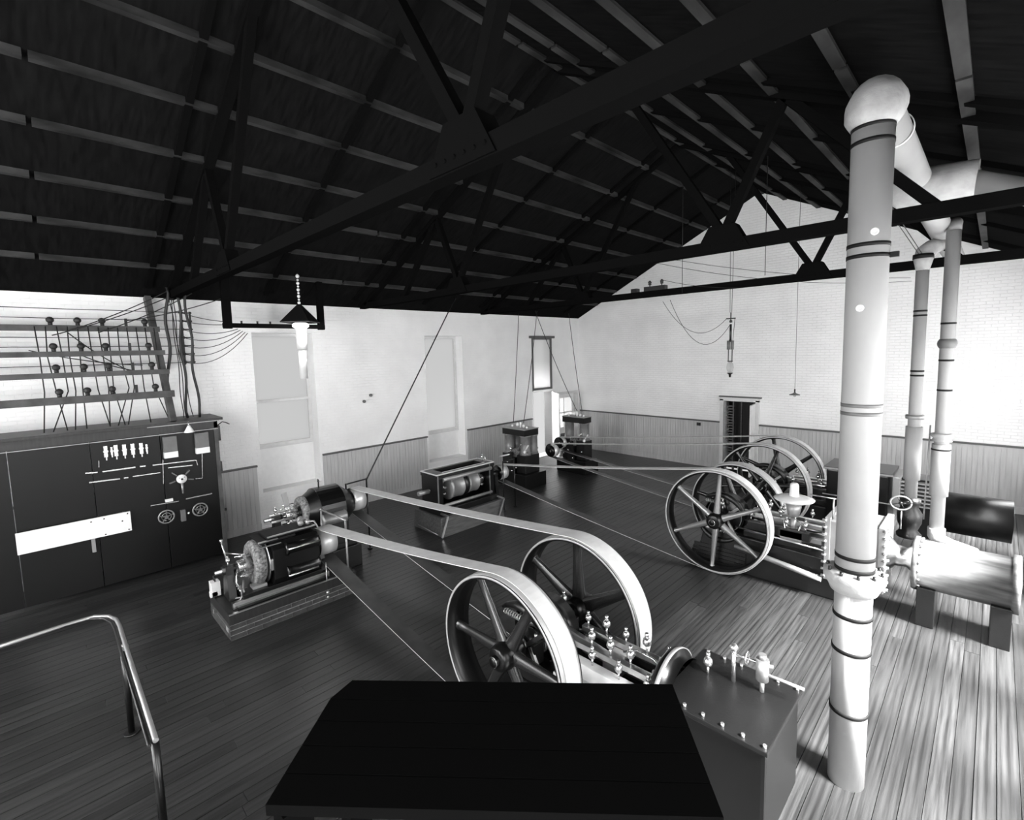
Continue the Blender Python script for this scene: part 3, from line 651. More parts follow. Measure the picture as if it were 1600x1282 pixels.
for zz, rr in ((0.66, 0.085), (0.30, 0.085)):
    part('field_coil', MB().lathe((0.33, -0.10, zz), (0, 1, 0), [(0.02, 0), (rr + 0.02, 0), (rr + 0.02, 0.03), (rr, 0.035), (rr, 0.48), (rr + 0.015, 0.485), (rr + 0.015, 0.51), (0.02, 0.51)], 24), 'black', dy)
part('coil_highlight_rod', MB().cyl((0.43, -0.08, 0.68), (0.43, 0.40, 0.68), 0.014, n=8).cyl((0.42, -0.10, 0.26), (0.42, 0.36, 0.26), 0.016, n=8), 'steel', dy)  # rods added as the highlight lines along the round coils
part('armature_ring', MB().lathe((0, -0.50, z), (0, 1, 0), [(0.16, 0), (0.30, -0.01), (0.335, 0.03), (0.335, 0.12), (0.30, 0.15), (0.16, 0.15)], 44, closed=True), 'ring', dy, label='taped armature end winding')
part('armature_flange', MB().lathe((0, -0.33, z), (0, 1, 0), [(0.02, 0), (0.345, 0), (0.352, 0.006), (0.345, 0.014), (0.02, 0.014)], 44), 'steel', dy)
part('armature_cone', MB().lathe((0, -0.32, z), (0, 1, 0), [(0.335, 0.0), (0.25, 0.20)], 40), 'black', dy)
part('pole_shoe', MB().box(0.24, 0.34, -0.32, -0.10, z - 0.09, z + 0.09), 'zinc', dy, 0.02)
part('commutator', MB().lathe((0, -0.68, z), (0, 1, 0), [(0.02, 0), (0.09, 0), (0.095, 0.01), (0.095, 0.17), (0.09, 0.18), (0.02, 0.18)], 28), 'brass', dy)
part('shaft', MB().cyl((0, -0.98, z), (0, 0.83, z), 0.03, n=14), 'steel', dy)
part('brush_gear', brush_rig(MB(), 0, -0.60, z, 0.17, 6, 0.16).tube([(0.14, -0.72, z + 0.02), (0.2, -0.76, z - 0.15), (0.22, -0.72, z - 0.26), (0.16, -0.62, z - 0.30)], 0.012, 6), 'brass', dy)
part('brush_lever', MB().cyl((-0.02, -0.80, z + 0.10), (-0.10, -0.84, z + 0.42), 0.012, n=6).sphere((-0.1, -0.84, z + 0.43), 0.025).cyl((-0.2, -0.8, z + 0.2), (0.1, -0.66, z + 0.22), 0.01, n=6), 'steel', dy)
for y in (-0.80, 0.54):
    b = part('bearing_pedestal', MB().prism([(-0.16, 0.05), (0.16, 0.05), (0.08, z - 0.06), (0.07, z + 0.06), (-0.07, z + 0.06), (-0.08, z - 0.06)], 'y', y - 0.05, y + 0.05).cyl((0, y - 0.09, z), (0, y + 0.09, z), 0.065, n=16), 'iron', dy, 0)
    part('oil_cup', oil_cup(MB(), 0, y, z + 0.06, 1.0), 'brass', b)
pulley(dy, 0, 0.50 + 0.02, 0.79, z, 0.222)
part('terminal_block', MB().box(-0.40, -0.26, -0.98, -0.86, 0.02, 0.24).box(-0.34, -0.26, -1.0, -0.9, 0.02, 0.10), 'porc', dy, 0.006, 'white terminal block')
part('terminal_lug', MB().cyl((-0.36, -0.92, 0.24), (-0.36, -0.92, 0.32), 0.01, n=6).cyl((-0.30, -0.92, 0.24), (-0.30, -0.92, 0.30), 0.01, n=6), 'iron', dy)
part('lead_cable', MB().tube([(0.12, -0.64, z - 0.18), (0.20, -0.68, 0.2), (0.26, -0.66, 0.10), (0.12, -0.80, 0.07), (-0.05, -0.76, 0.06)], 0.014, 6).tube([(0.18, -0.70, 0.26), (0.28, -0.72, 0.12), (0.30, -0.80, 0.06)], 0.010, 6), 'zinc', dy)
part('cap_block', MB().box(0.10, 0.26, -0.56, -0.36, 0.14, 0.20), 'zinc', dy, 0.01)
bx = MB()
for i in range(8): bx.cyl((-0.20 + 0.05 * i, -0.70 - 0.01 * (i % 3), 0.10), (-0.20 + 0.05 * i, -0.70, 0.18 + 0.02 * (i % 2)), 0.012, n=6)
part('terminal_post', bx, 'brass', dy)
part('top_binding_post', MB().sphere((-0.05, 0.30, 0.93), 0.06).sphere((0.06, 0.26, 0.92), 0.05).sphere((0.1, 0.36, 0.92), 0.045).cyl((0, 0.3, 0.86), (0, 0.3, 0.96), 0.05, n=10).tube([(0.06, 0.3, 0.93), (0.2, 0.42, 0.94), (0.26, 0.46, 0.82)], 0.014, 6), 'zinc', dy)
part('oiler_rod', MB().cyl((0.46, 0.46, -0.30), (0.46, 0.46, 0.30), 0.008, n=6).sphere((0.46, 0.46, -0.20), 0.03).sphere((0.46, 0.46, -0.28), 0.025), 'steel', dy)

# ---- dynamo 2: round topped, behind dynamo 1
dy = thing('dynamo', (3.05, -12.0, 0), 'round-topped black dynamo with a long brush gear, behind the brick-mounted one', 'dynamo')
z = 1.15
part('base_casting', MB().box(-0.48, 0.48, -0.75, 0.55, 0.0, 0.42), 'black', dy, 0.015)
part('bed_rail', MB().box(-0.42, 0.42, -0.70, 0.5, 0.42, 0.5), 'iron', dy, 0.008)
arch = [(-0.42, 0.5)] + [(-0.42 * cos(pi * q / 16), 1.12 + 0.42 * sin(pi * q / 16)) for q in range(17)] + [(0.42, 0.5)]
part('field_frame', MB().prism(arch, 'y', -0.12, 0.34), 'black', dy, 0.012)
part('frame_cone', MB().lathe((0, -0.36, 1.12), (0, 1, 0), [(0.26, 0), (0.41, 0.24)], 32), 'black', dy); part('frame_cone', MB().lathe((0, 0.34, 1.12), (0, 1, 0), [(0.42, 0), (0.20, 0.26)], 32), 'black', dy)
part('armature_ring', MB().lathe((0, -0.38, z), (0, 1, 0), [(0.14, 0), (0.27, 0.0), (0.29, 0.03), (0.29, 0.09), (0.27, 0.11), (0.14, 0.11)], 36, closed=True), 'ring', dy)
part('field_coil', MB().lathe((0.44, -0.16, z - 0.12), (0, 1, 0), [(0.02, 0), (0.11, 0.0), (0.12, 0.02), (0.105, 0.04), (0.105, 0.40), (0.12, 0.42), (0.12, 0.44), (0.02, 0.44)], 26), 'zinc', dy, label='bright horizontal field coil')
part('commutator', MB().lathe((0, -0.62, z), (0, 1, 0), [(0.02, 0), (0.10, 0), (0.10, 0.22), (0.02, 0.22)], 28), 'brass', dy)
part('shaft', MB().cyl((0, -0.98, z), (0, 0.88, z), 0.03, n=14), 'steel', dy)
part('brush_gear', brush_rig(MB(), 0, -0.55, z, 0.19, 8, 0.2), 'brass', dy)
part('brush_arm', MB().cyl((0.10, -0.92, z + 0.10), (0.10, -0.45, z + 0.10), 0.022, n=8).cyl((0.12, -0.90, z - 0.02), (0.12, -0.55, z - 0.02), 0.022, n=8).cyl((0.16, -0.82, z - 0.16), (0.16, -0.5, z - 0.14), 0.014, n=8), 'zinc', dy, label='long bright brush arms')
mb = MB()
for k in range(5): mb.lathe((0.1, -0.86 + 0.09 * k, z + 0.10), (0, 1, 0), [(0.022, 0), (0.032, 0.01), (0.022, 0.02)], 10)
part('arm_collar', mb, 'steel', dy)
part('ladder_bracket', MB().bar((0.0, -0.58, z + 0.16), (0.0, -0.62, z + 0.42), 0.09, 0.012).bar((0.05, -0.52, z + 0.10), (0.12, -0.4, z - 0.35), 0.02, 0.02), 'zinc', dy)
for y in (-0.78, 0.44):
    b = part('bearing_pedestal', MB().prism([(-0.16, 0.42), (0.16, 0.42), (0.08, z - 0.06), (0.07, z + 0.06), (-0.07, z + 0.06), (-0.08, z - 0.06)], 'y', y - 0.05, y + 0.05).cyl((0, y - 0.09, z), (0, y + 0.09, z), 0.065, n=16), 'iron', dy)
    part('oil_cup', oil_cup(MB(), 0, y, z + 0.06, 1.0), 'brass', b)
pulley(dy, 0, 0.61, 0.84, z - 0.01, 0.222)
part('lifting_eye', MB().cyl((0, 0.0, 1.54), (0, 0.0, 1.62), 0.014, n=8).lathe((0, 0.0, 1.66), (0, 1, 0), [(0.028, -0.008), (0.042, 0), (0.028, 0.008)], 16, closed=True), 'iron', dy)
m2 = MB()
for i in range(7):
    a = radians(-60 + 25 * i); m2.sphere((0.20 * cos(a), 0.36 + 0.02 * (i % 2), z + 0.24 * sin(a) - 0.05), 0.022, 8, 6)
part('frame_bolt', m2, 'brass', dy)

# ---- dynamo 3: open rectangular frame on a timber cradle
dy = thing('dynamo', (3.10, -8.72, 0), 'open box-framed dynamo showing two wound drums, on a flared timber base', 'dynamo')
z = 0.93
part('cradle', MB().prism([(-0.55, 0.0), (0.55, 0.0), (0.50, 0.42), (-0.50, 0.42)], 'y', -0.92, 0.92), 'mtimber', dy, 0.01, 'timber cradle')
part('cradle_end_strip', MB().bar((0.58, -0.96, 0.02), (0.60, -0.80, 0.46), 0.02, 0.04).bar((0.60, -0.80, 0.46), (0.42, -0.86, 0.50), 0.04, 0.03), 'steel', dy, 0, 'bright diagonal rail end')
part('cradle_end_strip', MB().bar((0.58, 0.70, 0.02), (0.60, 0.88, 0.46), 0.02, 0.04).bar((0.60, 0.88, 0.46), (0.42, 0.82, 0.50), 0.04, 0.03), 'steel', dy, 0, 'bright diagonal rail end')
part('bed_casting', MB().box(-0.42, 0.42, -0.86, 0.86, 0.42, 0.56), 'black', dy, 0.02)
for y0, y1 in ((-0.84, -0.70), (0.68, 0.82)):
    part('frame_end', MB().box(-0.30, 0.32, y0, y1, 0.56, 1.24), 'black', dy, 0.008)
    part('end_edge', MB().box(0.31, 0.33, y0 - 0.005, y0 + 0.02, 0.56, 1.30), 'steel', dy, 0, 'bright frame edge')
part('top_yoke', MB().box(-0.30, -0.19, -0.86, 0.84, 1.24, 1.33).box(0.19, 0.32, -0.86, 0.84, 1.24, 1.33).box(-0.19, 0.19, -0.86, -0.60, 1.24, 1.33).box(-0.19, 0.19, 0.62, 0.84, 1.24, 1.33), 'iron', dy, 0.006)
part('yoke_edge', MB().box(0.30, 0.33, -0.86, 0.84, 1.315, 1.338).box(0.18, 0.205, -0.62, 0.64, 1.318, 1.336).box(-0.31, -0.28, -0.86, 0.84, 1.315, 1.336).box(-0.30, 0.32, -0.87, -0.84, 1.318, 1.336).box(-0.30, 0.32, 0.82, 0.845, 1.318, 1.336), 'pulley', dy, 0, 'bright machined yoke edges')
part('top_bar', MB().cyl((0.33, -0.70, 1.20), (0.33, 0.72, 1.20), 0.045, n=12), 'zinc', dy)
part('bottom_bar', MB().cyl((0.34, -0.68, 0.62), (0.34, 0.72, 0.62), 0.035, n=12), 'zinc', dy)
part('dark_backing', MB().box(-0.27, -0.24, -0.70, 0.68, 0.56, 1.24), 'black', dy)  # black sheet added to make the inside of the frame dark
part('dark_bed_sheet', MB().box(-0.24, 0.30, -0.70, 0.68, 0.56, 0.585), 'black', dy)  # second added black sheet, darkening the frame's floor
for y0, y1, r in ((-0.44, -0.06, 0.265), (0.08, 0.40, 0.245)):
    part('wound_drum', MB().lathe((0.06, y0, z), (0, 1, 0), [(0.03, 0), (r, 0.0), (r + 0.02, 0.02), (r + 0.02, 0.05), (r, 0.06), (r, y1 - y0 - 0.03), (r + 0.01, y1 - y0 - 0.02), (r, y1 - y0), (0.03, y1 - y0)], 36), 'zinc', dy, label='light wound armature drum')
part('drum_band', MB().lathe((0.06, -0.03, z), (0, 1, 0), [(0.03, 0), (0.28, 0.0), (0.28, 0.08), (0.03, 0.08)], 36), 'black', dy)
part('commutator', MB().lathe((0.06, 0.44, z), (0, 1, 0), [(0.02, 0), (0.11, 0), (0.11, 0.18), (0.02, 0.18)], 24), 'brass', dy)
part('brush_gear', brush_rig(MB(), 0.06, 0.54, z, 0.17, 6, 0.12), 'brass', dy); part('brush_gear', brush_rig(MB(), 0.06, -0.56, z, 0.15, 6, 0.10), 'brass', dy)
part('shaft', MB().cyl((0.0, -1.12, z), (0.0, 1.50, z), 0.03, n=14), 'steel', dy)
part('shaft_sleeve', MB().cyl((0.0, -1.14, z - 0.01), (0.0, -0.86, z - 0.01), 0.05, n=14), 'zinc', dy)
pulley(dy, 0, 1.25, 1.47, z - 0.01, 0.188)
part('outboard_bearing', MB().prism([(-0.14, 0.0), (0.14, 0.0), (0.07, z), (-0.07, z)], 'y', 1.08, 1.18).cyl((0, 1.05, z), (0, 1.21, z), 0.07, n=16), 'iron', dy)
part('oil_cup', oil_cup(MB(), 0.0, 0.74, 1.33, 1.1), 'brass', dy); part('oil_cup', oil_cup(MB(), 0.1, 0.74, 1.33, 0.8), 'brass', dy)
part('tie_rod', MB().cyl((-0.35, -0.95, 0.10), (0.45, -0.98, 0.06), 0.010, n=6), 'steel', dy)

# ---- dynamos 4 and 5: upright bipolar machines
def bipolar(loc, label, w, dY, zc, zt, pul_y0, pul_y1, px, rows):
    d = thing('dynamo', loc, label, 'dynamo')
    part('base_casting', MB().box(-w - 0.15, w + 0.15, -dY - 0.15, dY + 0.15, 0.0, 0.42), 'black', d, 0.02)
    part('pole_piece', MB().box(-w - 0.02, -0.12, -dY, dY, 0.42, zc).box(0.12, w + 0.02, -dY, dY, 0.42, zc), 'iron', d, 0.02)
    for sx in (-1, 1):
        for yy in rows:
            r = 0.15
            part('field_coil', MB().lathe((sx * (w - 0.13), yy, zc), (0, 0, 1), [(0.02, 0), (r + 0.02, 0), (r + 0.02, 0.03), (r, 0.04), (r, zt - zc - 0.04), (r + 0.02, zt - zc - 0.03), (r + 0.02, zt - zc), (0.02, zt - zc)], 28), 'copper', d, label='upright corded field coil')
            part('coil_end_ring', MB().lathe((sx * (w - 0.13), yy, zc + 0.035), (0, 0, 1), [(r, 0), (r + 0.012, 0), (r + 0.012, 0.03), (r, 0.03)], 28, closed=True), 'zinc', d)
    part('yoke', MB().box(-w, w, -dY + 0.0, dY, zt, zt + 0.18), 'black', d, 0.012)
    part('yoke_plate', MB().box(-w - 0.01, w + 0.01, -dY - 0.01, dY + 0.01, zt + 0.18, zt + 0.20), 'zinc', d, 0, 'light top plate')
    part('yoke_terminal', MB().sphere((-0.1, 0, zt + 0.28), 0.06, 10, 6).cyl((0.02, 0, zt + 0.2), (0.02, 0, zt + 0.36), 0.03, n=8).sphere((0.12, 0.03, zt + 0.24), 0.05, 10, 6).sphere((-0.28, -0.05, zt + 0.23), 0.035, 8, 6).sphere((0.32, -0.05, zt + 0.23), 0.035, 8, 6), 'porc', d)
    za = 0.98
    part('armature', MB().cyl((0, -dY + 0.05, za), (0, dY - 0.05, za), 0.13, n=24), 'ring', d)
    part('shaft', MB().cyl((0, -dY - 0.55, za), (0, dY + 0.45, za), 0.028, n=12), 'steel', d)
    for y in (-dY - 0.12, dY + 0.12):
        b = part('bearing_pedestal', MB().prism([(-0.12, 0.42), (0.12, 0.42), (0.06, za + 0.06), (-0.06, za + 0.06)], 'y', y - 0.04, y + 0.04).cyl((0, y - 0.07, za), (0, y + 0.07, za), 0.06, n=14), 'iron', d)
        part('oil_cup', oil_cup(MB(), 0, y, za + 0.06, 1.2), 'brass', b)
    part('brush_gear', brush_rig(MB(), 0, dY + 0.02, za, 0.16, 5, 0.12).cyl((0.2, -dY + 0.0, za + 0.1), (0.42, -dY - 0.1, za + 0.34), 0.016, n=6), 'brass', d)
    part('brush_handle', MB().cyl((w + 0.02, -dY - 0.02, 1.10), (w + 0.20, -dY - 0.06, 1.30), 0.02, n=8).sphere((w + 0.03, -dY - 0.03, 1.08), 0.05, 8, 6), 'porc', d)
    pulley(d, px, pul_y0, pul_y1, za, 0.188)
    m2 = MB()
    for i in range(6): m2.sphere((-w + i * 0.18, -dY - 0.17, 0.50 + 0.12 * ((i * 7) % 3)), 0.028, 8, 6)
    part('brass_fitting', m2, 'brass', d)
    return d
bipolar((2.28, -3.13, 0), 'upright two-coil dynamo nearest the far corner, grey top plate', 0.44, 0.20, 1.05, 1.62, -0.56, -0.40, -0.28, (0.0,))
bipolar((1.95, -5.45, 0), 'upright dynamo with dark capped coils, left of the open white door', 0.46, 0.30, 0.95, 1.52, 0.62, 0.80, 0.65, (-0.13, 0.17))

# ------------------------------------------------------------------ belt guards
def guard(pts, r, m, label, feet=()):
    t = thing('belt_guard', (pts[0][0], pts[0][1], 0), label, 'guard')
    for i, (a, b) in enumerate(zip(pts[:-1], pts[1:])):
        vert = abs(a[2] - b[2]) > 0.3
        world_part('guard_post' if vert else 'guard_bar', MB().cyl(a, b, r, n=8).sphere(b, r * 1.3, 8, 6), m, t)
    for f in feet: world_part('foot_flange', MB().cyl((f[0], f[1], 0), (f[0], f[1], 0.025), 0.05, n=12), m, t)
    return t
guard([(3.46, -12.15, 0), (3.46, -12.15, 1.24), (4.34, -12.12, 1.24), (4.34, -12.12, 0)], 0.018, 'zinc', 'pale pipe guard frame around the nearest dynamo pulley', [(3.46, -12.15), (4.34, -12.12)])
guard([(2.95, -11.42, 0), (2.95, -11.42, 1.45), (2.95, -10.98, 1.47), (2.95, -10.98, 0)], 0.016, 'black', 'thin black guard frame at the round-topped dynamo pulley', [(2.95, -11.42), (2.95, -10.98)])
guard([(3.35, -7.52, 0), (3.35, -7.52, 1.25), (3.35, -7.12, 1.25), (3.35, -7.12, 0)], 0.014, 'black', 'thin black guard frame at the open-framed dynamo pulley', [(3.35, -7.52), (3.35, -7.12)])

# ------------------------------------------------------------------ steam pipes
def arc_pts(c, r, a0, a1, u, v, n=10):
    c = Vector(c); u = Vector(u); v = Vector(v)
    return [c + u * (r * cos(a0 + (a1 - a0) * i / n)) + v * (r * sin(a0 + (a1 - a0) * i / n)) for i in range(n + 1)]
PX, PY, PR = 11.19, -10.69, 0.147
sp = thing('steam_pipe', (PX, PY, 0), 'thick white lagged steam pipe standing at the right, with black bands', 'pipe')
wpp = lambda n, mb, m, bevel=0, lab=None: world_part(n, mb, m, sp, bevel, lab)
wpp('riser', MB().cyl((PX, PY, 1.95), (PX, PY, 5.74), PR, n=40), 'pipe')
wpp('lower_pipe', MB().cyl((PX, PY, 0.0), (PX, PY, 1.95), PR * 0.97, n=40), 'pipe')
for zb in (5.72, 5.60, 4.79, 4.70, 2.14, 2.03, 1.60, 1.28, 0.7):
    wpp('band', MB().lathe((PX, PY, zb), (0, 0, 1), [(PR - 0.01, -0.016), (PR + 0.004, -0.016), (PR + 0.004, 0.016), (PR - 0.01, 0.016)], 40, closed=True), 'band')
wpp('flange_joint', MB().lathe((PX, PY, 1.84), (0, 0, 1), [(PR, -0.03), (PR + 0.03, -0.02), (PR + 0.05, 0.03), (PR + 0.085, 0.09), (PR + 0.085, 0.15), (PR + 0.02, 0.17), (PR - 0.01, 0.17)], 32), 'plast')
m2 = MB()
for i in range(10):
    a = 2 * pi * i / 10; m2.cyl((PX + 0.2 * cos(a), PY + 0.2 * sin(a), 1.98), (PX + 0.2 * cos(a), PY + 0.2 * sin(a), 2.03), 0.014, n=6)
stuff(wpp('flange_bolt', m2, 'iron'))
wpp('printed_band', MB().lathe((PX, PY, 3.47), (0, 0, 1), [(PR, -0.015), (PR + 0.0025, -0.015), (PR + 0.0025, 0.015), (PR, 0.015)], 40, closed=True), 'paper')
wpp('printed_band', MB().lathe((PX, PY, 3.40), (0, 0, 1), [(PR, -0.015), (PR + 0.0025, -0.015), (PR + 0.0025, 0.015), (PR, 0.015)], 40, closed=True), 'paper')
for a_, z_ in ((-96, 4.28), (-66, 4.88)):
    px_, py_ = PX + PR * cos(radians(a_)), PY + PR * sin(radians(a_))
    wpp('pipe_boss', MB().lathe((px_, py_, z_), (cos(radians(a_)), sin(radians(a_)), 0), [(0.03, -0.01), (0.03, 0.004), (0.02, 0.008), (0.018, 0.003), (0.0, 0.003)], 16), 'trim')
wpp('band_clip', MB().box(PX + PR - 0.01, PX + PR + 0.06, PY - 0.02, PY + 0.02, 4.68, 4.72), 'band')
# elbow with rough plaster, run toward the end wall
el = [(PX, PY, 5.70)] + [tuple(p) for p in arc_pts((PX, PY + 0.16, 5.76), 0.16, pi, pi / 2, (0, 1, 0), (0, 0, 1), 6)] + [(PX + 0.0, PY + 0.30, 5.92)]
wpp('elbow', MB().tube([(PX, PY, 5.73), (PX, PY, 5.80), (PX, PY + 0.02, 5.88), (PX, PY + 0.08, 5.94), (PX + 0.01, PY + 0.2, 5.95), (PX + 0.01, PY + 0.3, 5.95)], [0.16, 0.20, 0.205, 0.20, 0.195, 0.17], 22), 'plast', 0, 'rough plastered elbow')
wpp('overhead_run', MB().cyl((PX + 0.01, PY + 0.22, 5.93), (11.32, -2.6, 5.60), 0.15, n=32), 'pipe')
wpp('band', MB().lathe((PX + 0.03, PY + 0.75, 5.912), (0.015, 1, -0.04), [(0.148, -0.012), (0.157, -0.012), (0.157, 0.012), (0.148, 0.012)], 36, closed=True), 'trim')
wpp('tee_fitting', MB().tube([(10.98, -8.25, 5.72), (11.04, -8.25, 5.73), (11.22, -8.25, 5.76), (11.42, -8.25, 5.77), (11.75, -8.25, 5.74)], [0.10, 0.17, 0.215, 0.20, 0.20], 20), 'plast', 0, 'bulging lagged tee')
wpp('branch_run', MB().cyl((11.6, -8.25, 5.76), (13.40, -8.25, 4.90), 0.13, n=24), 'pipe')
def riser(x, y, r, z0, z1, label, bands, elbow_to=None):
    t = thing('steam_pipe', (x, y, z0), label, 'pipe')
    world_part('riser', MB().cyl((x, y, z0), (x, y, z1), r, n=28), 'pipe', t)
    for zb in bands:
        world_part('band', MB().lathe((x, y, zb), (0, 0, 1), [(r - 0.005, -0.014), (r + 0.004, -0.014), (r + 0.004, 0.014), (r - 0.005, 0.014)], 28, closed=True), 'band', t)
    return t
p2 = riser(11.10, -5.65, 0.085, 1.45, 5.15, 'slimmer white pipe dropping behind the thick one to a handwheel valve', (2.35, 2.42, 3.45, 3.52, 4.4, 4.47))
w2 = lambda n, mb, m, lab=None: world_part(n, mb, m, p2, 0, lab)
w2('elbow', MB().tube([(11.10, -5.65, 5.1), (11.10, -5.65, 5.25), (11.12, -5.62, 5.38), (11.18, -5.5, 5.46), (11.26, -5.3, 5.52)], [0.085, 0.12, 0.13, 0.12, 0.11], 18), 'plast')
w2('cap_band', MB().lathe((11.10, -5.65, 5.30), (0, 0, 1), [(0.12, -0.02), (0.135, -0.02), (0.132, 0.05), (0.12, 0.05)], 24, closed=True), 'band')
w2('flange_joint', MB().lathe((11.10, -5.65, 2.78), (0, 0, 1), [(0.08, -0.03), (0.12, -0.03), (0.125, 0.0), (0.12, 0.03), (0.08, 0.03)], 20, closed=True), 'zinc')
w2('lagging_sleeve', MB().cyl((11.10, -5.65, 1.75), (11.10, -5.65, 2.62), 0.112, n=28), 'pipe')
w2('valve_body', MB().lathe((11.10, -5.65, 0.78), (0, 0, 1), [(0.16, 0), (0.17, 0.05), (0.11, 0.12), (0.16, 0.25), (0.17, 0.4), (0.11, 0.5), (0.14, 0.58), (0.14, 0.64), (0.06, 0.68)], 24), 'iron')
hw = w2('hand_wheel', MB().tube([(11.02 + 0.13 * cos(2 * pi * i / 28), -6.05 + 0.035 * cos(2 * pi * i / 28), 1.43 + 0.11 * sin(2 * pi * i / 28)) for i in range(29)], 0.014, 8), 'zinc', 'pale valve handwheel')
mb = MB()
for k in range(4):
    a = pi * k / 2 + 0.4; mb.cyl((11.02, -6.05, 1.43), (11.02 + 0.13 * cos(a), -6.05 + 0.035 * cos(a), 1.43 + 0.11 * sin(a)), 0.008, n=6)
mb.cyl((11.02, -6.08, 1.43), (11.09, -5.78, 1.36), 0.016, n=8).sphere((11.02, -6.06, 1.43), 0.028, 8, 6)
w2('wheel_spindle', mb, 'iron')
w2('valve_stem', MB().cyl((11.03, -6.03, 1.32), (11.03, -6.03, 1.0), 0.012, n=6), 'steel')
p3 = riser(11.46, -5.95, 0.088, 1.05, 5.6, 'white pipe at the right edge, beyond the one with the handwheel', (4.25, 3.7, 3.25))
w3_ = lambda n, mb, m, lab=None: world_part(n, mb, m, p3, 0, lab)
w3_('lagging_sleeve', MB().cyl((11.46, -5.95, 1.62), (11.46, -5.95, 2.42), 0.115, n=28), 'pipe')
w3_('valve_bulge', MB().sphere((11.46, -5.95, 3.95), 0.12, 16, 10, 0.9), 'paper')
w3_('flange_joint', MB().lathe((11.46, -5.95, 2.52), (0, 0, 1), [(0.09, -0.06), (0.13, -0.05), (0.10, -0.01), (0.14, 0.02), (0.13, 0.06), (0.09, 0.07)], 20, closed=True), 'plast')
w3_('bottom_elbow', MB().tube([(11.46, -5.95, 1.1), (11.46, -5.95, 0.98), (11.50, -6.0, 0.92), (11.62, -6.1, 0.90), (11.9, -6.3, 0.9)], 0.11, 16), 'plast')
w3_('band', MB().lathe((11.46, -5.95, 2.34), (0, 0, 1), [(0.11, -0.012), (0.119, -0.012), (0.119, 0.012), (0.11, 0.012)], 28, closed=True), 'band')
w3_('conduit', MB().cyl((11.30, -5.95, 1.2), (11.32, -5.95, 2.7), 0.012, n=6), 'zinc')
w3_('top_run', MB().tube([(11.46, -5.95, 5.55), (11.46, -5.90, 5.68), (11.46, -5.75, 5.74), (11.38, -5.0, 5.68)], 0.088, 16), 'pipe')

# ------------------------------------------------------------------ switchboard
SX = 1.0
sb = thing('switchboard', (0.72, -15.0, 0), 'tall black switchboard against the left wall, with handwheels and knife switches', 'switchboard')
ws = lambda n, mb, m, bevel=0, lab=None: world_part(n, mb, m, sb, bevel, lab)
ws('panel', MB().box(0.90, 1.0, -14.02, -13.14, 0.05, 2.62), 'board', 0.005); ws('panel', MB().box(0.90, 1.0, -15.0, -14.03, 0.05, 2.62), 'board', 0.005)
ws('panel', MB().box(0.90, 1.0, -15.98, -15.01, 0.05, 2.62), 'board', 0.005); ws('panel', MB().box(0.90, 1.0, -16.96, -15.99, 0.05, 2.62), 'board', 0.005)
ws('frame_post', MB().box(0.84, 1.02, -13.15, -13.08, 0, 2.75).box(0.2, 0.28, -13.15, -13.08, 0, 2.75), 'rack', 0.004)
ws('side_board', MB().box(0.28, 0.84, -13.13, -13.10, 0.0, 2.72), 'board')
ws('cornice', MB().box(0.84, 1.02, -17.0, -13.08, 2.62, 2.78), 'timber', 0.004)
ws('top_board', MB().box(0.15, 1.10, -17.0, -13.0, 2.78, 2.83), 'timber', 0.006)
ws('cornice_line', MB().box(1.02, 1.035, -14.2, -13.05, 2.76, 2.775).box(1.02, 1.03, -17, -13.08, 2.60, 2.612), 'zinc')
def yz(px, py):
    """panel-plane position (metres) of a point measured on the board"""
    d = ((px - 810.0) / 756.76, -(py - 620.0) / 756.76, -1.0)
    w = [sum(a * b for a, b in zip(r, d)) for r in (RX, RY, RZ)]; t = (SX - CP.x) / w[0]
    return CP.y + w[1] * t, CP.z + w[2] * t
# meters: grey face above a white plate
for px0, py0, px1, py1 in ((252.8, 683, 277, 713), (302.5, 677, 326, 706)):
    ya, zt_ = yz(px0, py0); yb, zb_ = yz(px1, py1); zb_ = min(zb_, zt_ - 0.38)
    mt = ws('meter_case', MB().box(1.0, 1.10, ya, yb, zb_ + 0.11, zt_), 'paper', 0.01, 'grey meter case')
    p = part('scale_plate', MB().box(1.0, 1.105, ya, yb, zb_, zb_ + 0.11), 'porc', mt); p.data.transform(Matrix.Translation(-sb.location))
for px in (164.7, 174, 180.6, 193.8, 206.9, 220, 228.4):
    y, zz = yz(px, 706 - (px - 160) * 0.09)
    big = px not in (174, 228.4)
    h = 0.10 if big else 0.07; w_ = 0.026 if big else 0.014
    k = ws('knife_switch', MB().box(1.0, 1.05, y - w_, y + w_, zz - h, zz + h), 'brass', 0.004)
    p = part('switch_blade', MB().box(1.05, 1.075, y - 0.008, y + 0.008, zz - h * 1.5, zz + h * 0.8).box(1.03, 1.06, y - w_ * 1.3, y + w_ * 1.3, zz - 0.012, zz + 0.012), 'steel', k); p.data.transform(Matrix.Translation(-sb.location))
def bus(a, b, r=0.011, m='brass', n='bus_bar'):
    y0, z0 = yz(*a); y1, z1 = yz(*b); return ws(n, MB().bar((1.03, y0, z0), (1.03, y1, z1), r * 1.2, r * 2), m)
bus((133, 739.5), (152, 738)); bus((160, 737), (211, 730)); bus((218, 729), (227, 728)); bus((238, 727), (306, 719), 0.008); bus((306, 719), (308, 727), 0.008)
bus((139, 754), (187, 748)); bus((193, 747), (200, 746)); bus((207, 744.5), (250, 738.5), 0.008)
bus((254, 719), (254.7, 756), 0.007); bus((315, 709), (315.6, 747), 0.007); bus((315.6, 747), (305, 748), 0.007)
bus((235, 790), (279, 783), 0.008); bus((290, 779.5), (330.6, 771), 0.011); bus((154, 720), (154.5, 730), 0.006); bus((262, 731), (300, 727), 0.009)
